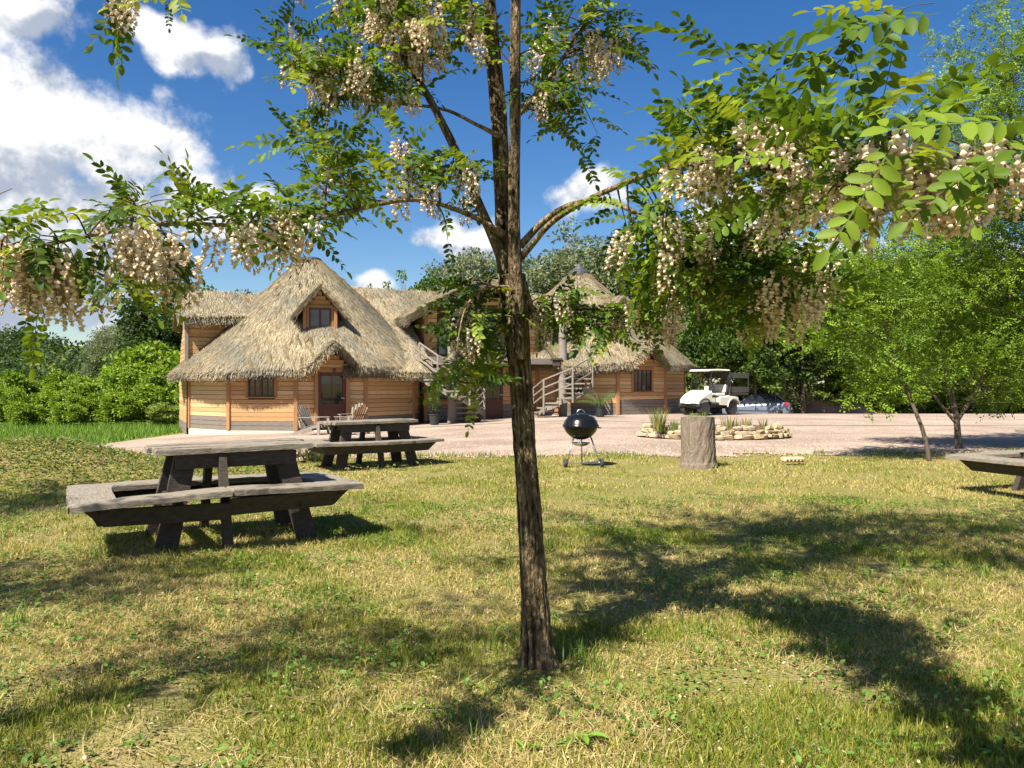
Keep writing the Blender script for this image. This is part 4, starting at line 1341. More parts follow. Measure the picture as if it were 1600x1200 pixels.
# ================================================================== potted plants
def potted(x, y, h, n, label, palm, seed):
    z = float(T(x, y)) + .03
    t = thing('potted_plant', label, 'plant', (x, y, z), 0, 'potted plants by the lodge')
    g = Geo(); g.lathe([(.15, 0), (.16, .02), (.20, .36), (.215, .37), (.215, .41), (.19, .41), (.185, .36)], 20); g.build('pot', M['pot'], t, smooth=False)
    g = Geo(); g.lathe([(.18, .34), (.02, .37)], 16); g.build('soil', M['soil'], t)
    r = np.random.default_rng(seed)
    if not palm:
        g = Geo()
        for k in range(5):
            a = r.uniform(0, 6.28); g.tube([(.03 * math.cos(a), .03 * math.sin(a), .34), (.10 * math.cos(a), .10 * math.sin(a), h * .55), (.16 * math.cos(a), .16 * math.sin(a), h * .9)], [.012, .009, .004], 5)
        g.build('stem', M['twig'], t)
        V = []; F = []; C = []
        for k in range(n):
            a = r.uniform(0, 6.28); zz = r.uniform(.45, h); rr_ = .05 + .2 * math.sin(min(1, zz / h) * 2.6); d = np.array([math.cos(a), math.sin(a), r.uniform(-.1, .7)]); p = np.array([rr_ * .5 * math.cos(a), rr_ * .5 * math.sin(a), zz])
            w = np.array([-d[1], d[0], r.uniform(-.3, .3)]) * .028; L = r.uniform(.13, .24); c = np.array((.07, .13, .03)) * r.uniform(.7, 1.5)
            o = len(V); V += [p, p + d * L * .5 - w, p + d * L, p + d * L * .5 + w]; C += [c] * 4; F.append((o, o + 1, o + 2, o + 3))
        g = Geo(); g.add(np.array(V), F, np.array(C)); g.build('leaves', M['leaf_far'], t)
    else:
        V = []; F = []; C = []
        gs = Geo()
        for k in range(n):
            a = 2 * math.pi * k / n + r.uniform(-.2, .2); ln = h * r.uniform(.7, 1.0); el = r.uniform(.55, 1.25)
            d = np.array([math.cos(a), math.sin(a), 0]); pts = []
            for i in range(9):
                f = i / 8; pts.append(d * ln * f * math.cos(el) * (1 + .3 * f) + np.array([0, 0, .36 + ln * (f * math.sin(el) - .35 * f ** 2.4)]))
            gs.tube(pts, [.012 * (1 - .8 * i / 8) for i in range(9)], 4, col=(.10, .16, .05), caps=False)
            for i in range(2, 9):
                for s in (-1, 1):
                    for q in (0, .5):
                        p = pts[i] if q == 0 or i == 8 else (pts[i] + pts[i + 1]) / 2
                        sd = np.array([-d[1], d[0], 0]) * s; L = .26 * (1 - .5 * abs(i / 8 - .5)); tip = p + sd * L * .7 + d * L * .6 + np.array([0, 0, -.08])
                        w = d * .013; o = len(V); V += [p - w, p + w, tip]; c = np.array((.08, .15, .035)) * r.uniform(.7, 1.4); C += [c] * 3; F.append((o, o + 1, o + 2))
        gs.build('frond_stalk', M['leaf_far'], t)
        g = Geo(); g.add(np.array(V), F, np.array(C)); g.build('fronds', M['leaf_far'], t)
    return t


potted(-2.86, 29.5, 1.75, 260, 'tall leafy shrub in a dark pot beside the first staircase', False, 1)
potted(3.48, 31.6, 1.35, 13, 'feathery palm in a dark pot between the grill and the stone bed', True, 2)


# ================================================================== golf buggy with cargo bed
def wheel(parent, x, y, r, w, rim_r, name='wheel'):
    g = Geo(); g.lathe([(rim_r * .98, -w / 2 + .01), (r * .9, -w / 2), (r * .98, -w / 2 + .02), (r, -w / 4), (r, w / 4), (r * .98, w / 2 - .02), (r * .9, w / 2), (rim_r * .98, w / 2 - .01)], 28)
    Rm = np.array([[1, 0, 0], [0, 0, 1], [0, -1, 0]])
    g.v[0] = g.v[0] @ Rm.T + np.array([x, y, r]); t = g.build(name, M['rubber'], parent, smooth=False)
    g = Geo(); g.lathe([(rim_r, -w * .36), (rim_r * .8, -w * .30), (rim_r * .3, -w * .34), (rim_r * .28, -w * .38), (rim_r * .28, w * .38), (rim_r * .3, w * .34), (rim_r * .8, w * .30), (rim_r, w * .36)], 20)
    g.v[0] = g.v[0] @ Rm.T + np.array([x, y, r]); g.build('rim', M['rim'], t)
    return t


def buggy(x, y, rz):
    z = float(T(x, y)) + .022
    t = thing('golf_buggy', 'white golf buggy with roof, windscreen and slatted cargo bed', 'golf buggy', (x, y, z), rz)
    for wx in (.83, -.83):
        for wy in (.48, -.48): wheel(t, wx, wy, .285, .23, .15)
    g = Geo(); g.box((0, 0, .36), (2.1, .62, .12), ch=.02); g.box((.83, 0, .29), (.08, .8, .08)); g.box((-.83, 0, .29), (.08, .8, .08)); g.box((1.12, 0, .42), (.12, .9, .12), ch=.03); g.build('chassis', M['plastic'], t)

    def sec(xx, hw, z0, z1, ins):
        return [(xx, -hw, z0), (xx, -hw, z1 - .10), (xx, -hw * ins, z1), (xx, hw * ins, z1), (xx, hw, z1 - .10), (xx, hw, z0)]
    g = Geo(); g.loft([sec(1.24, .42, .50, .64, .7), sec(1.16, .54, .47, .74, .8), sec(.95, .58, .52, .86, .84), sec(.70, .585, .56, .97, .86), sec(.50, .585, .56, 1.04, .9), sec(.44, .585, .58, 1.05, .9)]); g.build('front_cowl', M['cart'], t)
    for sy in (-1, 1):
        arc = [(.83 + .36 * math.cos(q), sy * .585, .30 + .36 * math.sin(q)) for q in np.linspace(.15, 2.8, 10)]
        g = Geo(); g.loft([[(p[0], sy * .40, p[2]), (p[0], sy * .61, p[2]), (p[0], sy * .61, p[2] + .05), (p[0], sy * .40, p[2] + .05)] for p in arc]); g.build('front_fender', M['plastic'], t)
        g = Geo(); g.box((1.20, sy * .33, .60), (.06, .16, .07), ch=.015); g.build('headlight', M['white'], t)
    g = Geo(); g.box((.05, 0, .44), (1.0, 1.12, .06), ch=.01); g.build('floor_pan', M['plastic'], t)

    def sec2(xx, hw, z0, z1): return [(xx, -hw, z0), (xx, -hw, z1 - .05), (xx, -hw + .06, z1), (xx, hw - .06, z1), (xx, hw, z1 - .05), (xx, hw, z0)]
    g = Geo(); g.loft([sec2(.02, .585, .44, .72), sec2(-.10, .60, .42, .80), sec2(-.45, .61, .40, .80), sec2(-.50, .61, .58, .82), sec2(-.70, .62, .66, .82), sec2(-.95, .62, .66, .80), sec2(-1.12, .61, .58, .76), sec2(-1.20, .56, .50, .70)]); g.build('rear_body', M['cart'], t)
    for sy in (-1, 1):
        arc = [(-.83 + .37 * math.cos(q), 0, .30 + .37 * math.sin(q)) for q in np.linspace(.1, 3.0, 12)]
        g = Geo(); g.loft([[(p[0], sy * .56, p[2]), (p[0], sy * .645, p[2]), (p[0], sy * .645, p[2] + .07), (p[0], sy * .56, p[2] + .07)] for p in arc]); g.build('rear_fender', M['cart'], t)
        g = Geo(); g.box((.26, sy * .55, .50), (.50, .07, .08), ch=.02); g.build('side_sill', M['panel'], t)
    g = Geo(); g.box((-.16, 0, .86), (.52, 1.06, .12), ch=.04); g.build('seat', M['vinyl'], t)
    g = Geo(); g.box((-.44, 0, 1.10), (.12, 1.06, .36), np.array(Matrix.Rotation(math.radians(-10), 3, 'Y')), ch=.045); g.build('backrest', M['vinyl'], t)
    g = Geo(); g.loft([[(xx, -hw, zz), (xx, -hw + .05, zz + .05), (xx, hw - .05, zz + .05), (xx, hw, zz)] for xx, hw, zz in ((.62, .55, 1.83), (.54, .60, 1.86), (0, .61, 1.875), (-.62, .60, 1.86), (-.70, .55, 1.84))]); g.build('canopy_roof', M['cart'], t)
    for sy in (-1, 1):
        g = Geo(); g.tube([(.52, sy * .53, 1.0), (.46, sy * .54, 1.45), (.44, sy * .53, 1.86)], .02, 8); g.build('roof_post', M['plastic'], t)
        g = Geo(); g.tube([(-.42, sy * .55, .85), (-.55, sy * .55, 1.25), (-.58, sy * .54, 1.86)], .02, 8); g.build('roof_post', M['plastic'], t)
    g = Geo(); g.prism([(.53, -.52, 1.03), (.45, -.52, 1.84), (.45, .52, 1.84), (.53, .52, 1.03)], [(.542, -.52, 1.03), (.462, -.52, 1.84), (.462, .52, 1.84), (.542, .52, 1.03)]); ws = g.build('windscreen', M['clear'], t)
    g = Geo(); g.box((.535, -.36, 1.12), (.006, .20, .17), np.array(Matrix.Rotation(math.radians(-6), 3, 'Y'))); g.v[0][:, 1] *= -1; g.build('paper_notice', M['white'], ws)
    g = Geo(); g.bar((.50, 0, 1.06), (.50, .0, 1.07), 1.1, .05); g.build('dashboard', M['plastic'], t)
    g = Geo(); c0 = Vector((.18, .26, 1.16)); rg = [c0 + Vector((.05 * math.cos(a) * 1.6, .18 * math.sin(a), .16 * math.cos(a))) for a in np.linspace(0, 2 * math.pi, 19)]; g.tube(rg, .016, 6, caps=False); g.tube([c0, (.42, .26, .95)], .018, 6); g.tube([rg[4], rg[13]], .012, 5); g.build('steering_wheel', M['plastic'], t)
    # cargo bed
    g = Geo(); g.box((-1.17, 0, .88), (1.16, 1.22, .12), ch=.01); bed = g.build('cargo_bed', M['darkwood'], t)
    for sy in (-1, 1):
        for zz, hh in ((1.06, .22), (1.66, .22)):
            g = Geo(); g.box((-1.17, sy * .60, zz), (1.10, .03, hh), ch=.005); g.build('side_board', M['panel'], bed)
        for xx in (-.61, -1.73):
            g = Geo(); g.box((xx, sy * .625, 1.36), (.05, .04, .84), ch=.006); g.build('bed_stake', M['plastic'], bed)
    for zz, hh in ((1.06, .22), (1.66, .22)):
        g = Geo(); g.box((-.605, 0, zz), (.03, 1.14, hh), ch=.005); g.build('head_board', M['panel'], bed)
        g = Geo(); g.box((-1.735, 0, zz), (.03, 1.14, hh), ch=.005); g.build('tail_board', M['panel'], bed)
    g = Geo(); g.box((1.262, 0, .52), (.012, .34, .07), ch=.003); g.build('number_plate', M['white'], t)


buggy(8.35, 33.9, math.radians(180 + 33))


# ================================================================== parked hatchback
def hatchback(x, y, rz):
    z = float(T(x, y)) + .022
    t = thing('parked_car', 'blue-grey hatchback parked behind the golf buggy', 'car', (x, y, z), rz)
    # lower body: stations along x (front is +x)
    st = [(1.92, .52, .30, .52, .60), (1.86, .68, .22, .62, .70), (1.70, .78, .20, .70, .80), (1.30, .82, .18, .80, .88), (.85, .825, .18, .86, .93), (.3, .83, .18, .90, .94), (-.5, .83, .18, .93, .95), (-1.2, .825, .18, .96, .99), (-1.6, .79, .22, .98, 1.0), (-1.82, .72, .28, .96, .98), (-1.90, .62, .34, .90, .94)]
    g = Geo()
    g.loft([[(xx, -hw * .94, z0), (xx, -hw, z0 + .16), (xx, -hw * 1.0, zb - .18), (xx, -hw * .95, zb), (xx, -hw * .55, zt), (xx, hw * .55, zt), (xx, hw * .95, zb), (xx, hw, zb - .18), (xx, hw, z0 + .16), (xx, hw * .94, z0)] for xx, hw, z0, zb, zt in st]); body = g.build('body', M['car'], t, smooth=True)
    gs = [(.95, .70, .90, .68, .93), (.55, .74, .91, .62, 1.22), (.25, .745, .92, .58, 1.38), (-.2, .745, .93, .575, 1.43), (-.8, .74, .94, .565, 1.41), (-1.25, .73, .95, .55, 1.36), (-1.55, .71, .96, .58, 1.18), (-1.78, .67, .95, .62, .97)]
    g = Geo(); g.loft([[(xx, -hb, zb), (xx, -hr, zt - .03), (xx, -hr * .86, zt), (xx, hr * .86, zt), (xx, hr, zt - .03), (xx, hb, zb)] for xx, hb, zb, hr, zt in gs]); g.build('glasshouse', M['car_glass'], t, smooth=False)
    g = Geo(); rs = [s for s in gs[2:6]]
    g.loft([[(xx, -hr - .012, zt - .05), (xx, -hr * .86, zt + .014), (xx, hr * .86, zt + .014), (xx, hr + .012, zt - .05), (xx, hr * .8, zt - .02), (xx, -hr * .8, zt - .02)] for xx, hb, zb, hr, zt in rs]); g.build('roof', M['car'], t, smooth=False)
    for sy in (-1, 1):
        def onside(i, f):
            xx, hb, zb, hr, zt = gs[i]; return Vector((xx, sy * (hb + (hr - hb) * f + .012), zb + (zt - .03 - zb) * f))
        for pts in ([onside(0, .0), onside(1, 1), onside(2, 1)], [onside(3, 0), onside(3, 1)], [onside(5, 0) + Vector((.1, 0, 0)), onside(5, 1) + Vector((.15, 0, 0))], [onside(7, 0), onside(6, 1), onside(5, 1)]):
            for a_, b_ in zip(pts[:-1], pts[1:]):
                gp = Geo(); gp.bar(a_, b_, .03, .075 if pts is not None else .05, up=(0, 1, 0)); gp.build('pillar', M['car'], t)
        gp = Geo(); gp.box((-1.70, sy * .70, .86), (.26, .16, .24), ch=.05); gp.build('tail_light', M['tail'], t)
        gp = Geo(); gp.box((1.72, sy * .62, .66), (.24, .26, .14), ch=.05); gp.build('headlight', M['white'], t)
        for xx in (.15, -.62):
            gp = Geo(); gp.box((xx, sy * .838, .80), (.16, .03, .03), ch=.008); gp.build('door_handle', M['car'], t)
        gp = Geo(); gp.box((-.1, sy * .838, .50), (2.1, .02, .05), ch=.005); gp.build('side_strip', M['car_dark'], t)
        for xx in (1.18, -1.25): wheel(t, xx, sy * .74, .295, .18, .20)
        gp = Geo(); gp.box((.62, sy * .88, .97), (.10, .16, .11), ch=.03); gp.build('mirror', M['car_dark'], t)
    g = Geo(); g.box((-1.86, 0, .44), (.16, 1.40, .26), ch=.05); g.build('rear_bumper', M['car_dark'], t)
    g = Geo(); g.box((-1.945, 0, .62), (.015, .5, .11), ch=.003); g.build('number_plate', M['white'], t)


hatchback(14.35, 46.9, math.radians(180 - 24))

# ================================================================== leaf templates
def leaflet(l, w, fold=.16):
    """Oval leaflet along +x, folded a little on its midrib."""
    V = [(0, 0, 0)]
    for t, k in ((.16, .66), (.45, 1.0), (.78, .80)):
        dz = -.16 * l * t * t
        V += [(l * t, -w / 2 * k, fold * w * k + dz), (l * t, 0, dz), (l * t, w / 2 * k, fold * w * k + dz)]
    V.append((l, 0, -.15 * l))
    T3 = [(0, 1, 2), (0, 2, 3), (7, 10, 8), (8, 10, 9)]
    Q = [(1, 4, 5, 2), (2, 5, 6, 3), (4, 7, 8, 5), (5, 8, 9, 6)]
    return np.array(V), np.array(T3), np.array(Q)


def pinnate(pairs, L, ll, lw, droop, seed, simple=False):
    """Pinnate leaf: a stalk along +x with paired leaflets and one at the tip."""
    r = random.Random(seed); V = []; T3 = []; Q = []; C = []; n = 0

    def stalk(f): return np.array([L * f, 0.02 * L * math.sin(3 * f + seed), -droop * L * f ** 1.8])
    items = []
    for k in range(pairs):
        f = .16 + .80 * k / pairs
        sz = (.78 + .22 * math.sin(math.pi * (k + .8) / (pairs + .6)))
        for s in (-1, 1): items.append((stalk(f + r.uniform(-.015, .015)), s * math.radians(68 - 12 * k / pairs + r.uniform(-9, 9)), sz * r.uniform(.88, 1.08), r.uniform(-.6, .25), r.uniform(-.65, .65)))
    items.append((stalk(1.0), r.uniform(-.1, .1), 1.0, -droop * 1.2, 0))
    for p, a, s, pit, rol in items:
        Rm = np.array(Matrix.Rotation(a, 3, 'Z') @ Matrix.Rotation(-pit, 3, 'Y') @ Matrix.Rotation(rol, 3, 'X'))
        if simple:
            v = np.array([(0, 0, 0), (ll * .5, -lw / 2, .1 * lw), (ll, 0, 0), (ll * .5, lw / 2, .1 * lw)]) * s
            V.append(v @ Rm.T + p); Q.append(np.array([(0, 1, 2, 3)]) + n); n += 4
            C.append(np.full((4, 3), r.uniform(.85, 1.15)))
        else:
            v, t3, q = leaflet(ll, lw); v = v * s
            V.append(v @ Rm.T + p + np.array([0, 0, .0])); T3.append(t3 + n); Q.append(q + n); n += len(v)
            C.append(np.full((len(v), 3), r.uniform(.85, 1.15)))
    if not simple:
        for i in range(6):
            a, b = stalk(i / 6), stalk((i + 1) / 6); w = .0012
            V.append(np.array([a + [0, -w, 0], a + [0, w, 0], b + [0, w, 0], b + [0, -w, 0]])); Q.append(np.array([(0, 1, 2, 3)]) + n); n += 4
            C.append(np.full((4, 3), .8))
    F = [np.concatenate(Q)] + ([np.concatenate(T3)] if T3 else [])
    return np.concatenate(V), F, np.concatenate(C)


LEAVES = [pinnate(p, L, .040, .0205, dr, k) for k, (p, L, dr) in enumerate([(7, .20, .15), (6, .17, .25), (8, .23, .3), (6, .18, .05)])]
FRONDS = [pinnate(p, L, .062, .030, dr, 20 + k, simple=True) for k, (p, L, dr) in enumerate([(5, .24, .2), (6, .27, .35), (4, .2, .1)])]


def raceme(seed):
    """Hanging cluster of pea flowers along -z."""
    r = np.random.default_rng(seed); V = []; Q = []; T3 = []; C = []; n = 0; L = .125
    m = 28
    for k in range(m):
        f = (k + .5) / m; a = k * 2.4 + r.uniform(-.4, .4)
        base = np.array([.006 * math.cos(a), .006 * math.sin(a), -L * f]); out = np.array([math.cos(a), math.sin(a), -.35 - .5 * f]); out /= np.linalg.norm(out)
        side = np.array([-math.sin(a), math.cos(a), 0]); up = np.cross(out, side)
        s = (1.3 - .5 * f) * r.uniform(.85, 1.1); p = base + out * .016
        pale = np.array((.88, .81, .69)) * r.uniform(.88, 1.06); warm = np.array((.78, .68, .52)); cal = np.array((.36, .20, .12))
        # calyx
        v = np.array([base, p + side * .004, p - side * .004]); V.append(v); T3.append(np.array([(0, 1, 2)]) + n); C.append(np.tile(cal, (3, 1))); n += 3
        # standard petal, a round bent-back disc
        ring = [(0, 0), (-.6, .35), (-.85, .9), (-.45, 1.35), (0, 1.45), (.45, 1.35), (.85, .9), (.6, .35)]
        v = [p + (side * x * .010 + up * y * .0095 + out * (.010 * (1 - abs(x)) * y * .6 + .004)) * s for x, y in ring] + [p + (up * .0075 + out * .013) * s]
        V.append(np.array(v)); T3.append(np.array([(i, (i + 1) % 8, 8) for i in range(8)]) + n); C.append(np.vstack([np.tile(warm, (1, 1)), np.tile(pale, (7, 1)), np.tile(pale * 1.04, (1, 1))])); n += 9
        # keel, a plump teardrop
        kx = [p, p + (out * .010 + side * .006 - up * .002) * s, p + (out * .010 - side * .006 - up * .002) * s, p + (out * .010 + up * .006) * s, p + (out * .010 - up * .008) * s, p + (out * .021 - up * .001) * s]
        V.append(np.array(kx)); T3.append(np.array([(0, 1, 3), (0, 3, 2), (0, 2, 4), (0, 4, 1), (5, 3, 1), (5, 2, 3), (5, 4, 2), (5, 1, 4)]) + n); C.append(np.tile(pale, (6, 1))); n += 6
    w = .0013
    V.append(np.array([(-w, 0, .02), (w, 0, .02), (w, 0, -L), (-w, 0, -L)])); Q.append(np.array([(0, 1, 2, 3)]) + n); C.append(np.tile((.16, .2, .06), (4, 1))); n += 4
    return np.concatenate(V), [np.concatenate(Q), np.concatenate(T3)], np.concatenate(C)


RACEMES = [raceme(k) for k in range(4)]
LEAF_TINTS = np.array([(.075, .13, .014), (.10, .165, .016), (.06, .11, .015), (.15, .22, .02), (.05, .095, .018), (.19, .23, .025)])


def mesh_of(tpl, name, m, tint):
    g = Geo(); g.add(tpl[0], [f for f in tpl[1]], tpl[2] * np.array(tint)); return g.mesh(name, m, smooth=True)


# ================================================================== the flowering locust in front
tree = thing('locust_tree', 'slender flowering locust tree in the middle of the lawn, white blossom', 'tree', (.12, 3.88, 0))
TO = np.array([.12, 3.88, 0.])


def w2t(p): return np.array(p, float) - TO


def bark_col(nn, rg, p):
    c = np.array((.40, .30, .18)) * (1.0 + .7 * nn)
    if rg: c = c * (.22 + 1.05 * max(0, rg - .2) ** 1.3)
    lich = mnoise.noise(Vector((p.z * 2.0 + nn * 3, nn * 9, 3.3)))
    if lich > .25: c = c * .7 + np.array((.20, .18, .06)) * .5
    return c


TRUNK = [(845, 1070, 3.88, 58), (842, 1046, 3.88, 42), (839, 1016, 3.88, 30), (835, 940, 3.89, 24), (831, 860, 3.9, 22), (826, 780, 3.9, 20.5), (820, 700, 3.9, 19.5), (815, 620, 3.9, 19.5), (809, 545, 3.9, 20.5), (804, 480, 3.9, 22), (799, 430, 3.9, 23)]


def dense(pl, n):
    p = np.array(pl, float); i = np.arange(len(p)); t = np.linspace(0, len(p) - 1, n)
    # smooth through Catmull-Rom
    out = []
    for tt in t:
        k = min(int(tt), len(p) - 2); f = tt - k
        p0, p1, p2, p3 = p[max(k - 1, 0)], p[k], p[k + 1], p[min(k + 2, len(p) - 1)]
        out.append(.5 * ((2 * p1) + (-p0 + p2) * f + (2 * p0 - 5 * p1 + 4 * p2 - p3) * f * f + (-p0 + 3 * p1 - 3 * p2 + p3) * f ** 3))
    return np.array(out)


def limb(pl, n, sides, name, seed, amp=.10, freq=1.6, ridged=7):
    d = dense(pl, n); g = Geo()
    pts = [w2t(P(a, b, c)) for a, b, c, r in d]; rads = [.93 * r / F_PX * c for a, b, c, r in d]
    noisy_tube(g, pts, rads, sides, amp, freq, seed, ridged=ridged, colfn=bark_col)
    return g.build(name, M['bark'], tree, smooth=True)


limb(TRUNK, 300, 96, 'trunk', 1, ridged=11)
BR = {
    'stem_a': [(800, 470, 3.92, 20), (790, 395, 3.94, 17), (786, 300, 3.97, 15), (779, 180, 4.0, 13.5), (768, 60, 4.03, 12), (758, -80, 4.08, 10), (745, -330, 4.2, 7), (735, -520, 4.3, 4)],
    'stem_b': [(812, 560, 3.83, 12), (811, 500, 3.80, 12.5), (806, 430, 3.79, 11.5), (803, 330, 3.78, 10), (805, 180, 3.77, 9.5), (806, 0, 3.76, 8.5), (812, -200, 3.7, 7), (830, -420, 3.6, 4)],
    'left_up': [(792, 425, 3.9, 12), (777, 385, 3.88, 9.5), (741, 304, 3.85, 8), (707, 225, 3.85, 7), (662, 139, 3.9, 6), (612, 62, 3.95, 5), (560, -30, 4.0, 4), (500, -150, 4.1, 3)],
    'left_low': [(786, 366, 3.86, 7), (760, 350, 3.8, 5), (730, 334, 3.7, 4.4), (677, 316, 3.5, 4.2), (625, 313, 3.35, 4), (542, 331, 3.1, 4), (452, 350, 2.85, 4), (360, 352, 2.6, 4), (250, 350, 2.35, 4), (130, 370, 2.1, 3.6), (10, 395, 1.95, 3.2), (-90, 410, 1.85, 3)],
    'right_up': [(812, 405, 3.82, 7), (835, 378, 3.75, 5.4), (865, 345, 3.65, 5.0), (921, 311, 3.4, 4.8), (1000, 277, 3.1, 4.5), (1052, 261, 2.9, 4.4), (1100, 256, 2.75, 4.2), (1180, 262, 2.5, 4.8), (1290, 285, 2.2, 4.6), (1400, 285, 1.9, 3.6), (1500, 245, 1.75, 3.2), (1610, 228, 1.65, 3.2)],
    'right_mid': [(812, 385, 3.88, 7), (850, 345, 3.85, 5.5), (890, 321, 3.8, 5), (940, 313, 3.7, 4.6), (985, 328, 3.6, 4), (1035, 360, 3.5, 3.8), (1085, 374, 3.4, 3.6), (1140, 397, 3.3, 3.4), (1204, 437, 3.2, 3), (1262, 478, 3.1, 2.5)],
    'right_low': [(818, 440, 3.9, 6), (826, 465, 3.9, 4.5), (838, 486, 3.9, 3.2), (880, 483, 3.95, 2.6), (940, 484, 4.0, 2.2), (1000, 500, 4.05, 1.6)],
    'left_drop': [(800, 452, 3.84, 5), (782, 448, 3.75, 2.6), (755, 452, 3.65, 1.9), (728, 480, 3.55, 1.4), (715, 540, 3.5, 1.1), (716, 610, 3.45, .8)],
    'up_right': [(800, 190, 4.0, 6), (835, 150, 4.05, 4), (870, 105, 4.1, 3.5), (910, 40, 4.2, 3.2), (960, -60, 4.3, 2.6)],
    'up_left': [(784, 215, 3.97, 5), (745, 195, 3.9, 3.2), (690, 170, 3.9, 2.8), (600, 160, 3.9, 2.4), (500, 150, 3.9, 2)],
    'far_left_top': [(758, -60, 4.08, 7), (600, -110, 3.6, 5.5), (420, -120, 3.0, 5), (280, -90, 2.6, 4), (215, -40, 2.45, 2.6), (198, 20, 2.4, 1.6)],
}
ANCH = []          # points along the limbs from which twigs may grow
for k, (nm, pl) in enumerate(BR.items()):
    thick = pl[1][3] > 8
    limb(pl, 60 if thick else 44, 18 if thick else 9, 'branch', 10 + k, amp=.08, ridged=5 if thick else 0)
    d = dense(pl, 60)
    for q in d[8 if not thick else 14:]: ANCH.append([*P(q[0], q[1], q[2])])
ANCH = np.array(ANCH)

RT = np.random.default_rng(21)
twig_geo = Geo()
leaf_items = []     # (pos, X, Z, scale, tint index, photo size)
flower_items = []


def grow_twig(end, n_leaf, n_fl, lscale=1.0, start=None, droop=.0, spread=1.0, thin=1.0):
    end = np.array(end, float)
    if start is None:
        dd = np.linalg.norm(ANCH - end, axis=1); k = np.argsort(dd)[RT.integers(0, 6)]; start = ANCH[k]
    start = np.array(start, float)
    v = end - start; L = np.linalg.norm(v)
    if L < .05: return
    perp = RT.normal(0, .10, 3) * L; perp[2] += .12 * L
    pts = np.array([start + v * f + perp * math.sin(math.pi * f) - np.array([0, 0, droop * L * f * f]) for f in np.linspace(0, 1, 7)])
    rad = np.linspace(.0045 + .004 * min(L, 1), .0014, 7) * min(1, max(.35, end[1] / 3.4)) * thin
    twig_geo.tube([tuple(w2t(p)) for p in pts], list(rad), 5, caps=False)
    tang = unit(np.gradient(pts, axis=0))
    for i in range(n_leaf):
        f = 1 - (i / max(1, n_leaf)) * min(1, .55 / max(L, .2)) * RT.uniform(.8, 1.1); f = min(1, max(.05, f)); x = f * 6; k = min(5, int(x)); p = pts[k] + (pts[k + 1] - pts[k]) * (x - k); tg = tang[k]
        side = unit(np.cross(tg, [0, 0, 1]) + 1e-4) * (1 if i % 2 else -1)
        d = unit(tg * RT.uniform(.1, .9) + side * RT.uniform(.4, 1.1) * spread + RT.normal(0, .28, 3) + np.array([0, 0, RT.uniform(-.35, .35)]))
        z = unit(np.array([0, 0, 1.]) + RT.normal(0, .38, 3))
        leaf_items.append((p, d, z, lscale * RT.uniform(.8, 1.15), RT.integers(len(LEAF_TINTS))))
    for i in range(n_fl):
        f = RT.uniform(.35, 1.0); x = f * 6; k = min(5, int(x)); p = pts[k] + (pts[k + 1] - pts[k]) * (x - k)
        z = unit(np.array([0, 0, 1.]) + RT.normal(0, .22, 3))
        flower_items.append((p + RT.normal(0, .012, 3) - np.array([0, 0, .015]), unit(np.array([math.cos(i * 2.1 + f * 9), math.sin(i * 2.1 + f * 9), 0])), z, RT.uniform(.8, 1.2)))


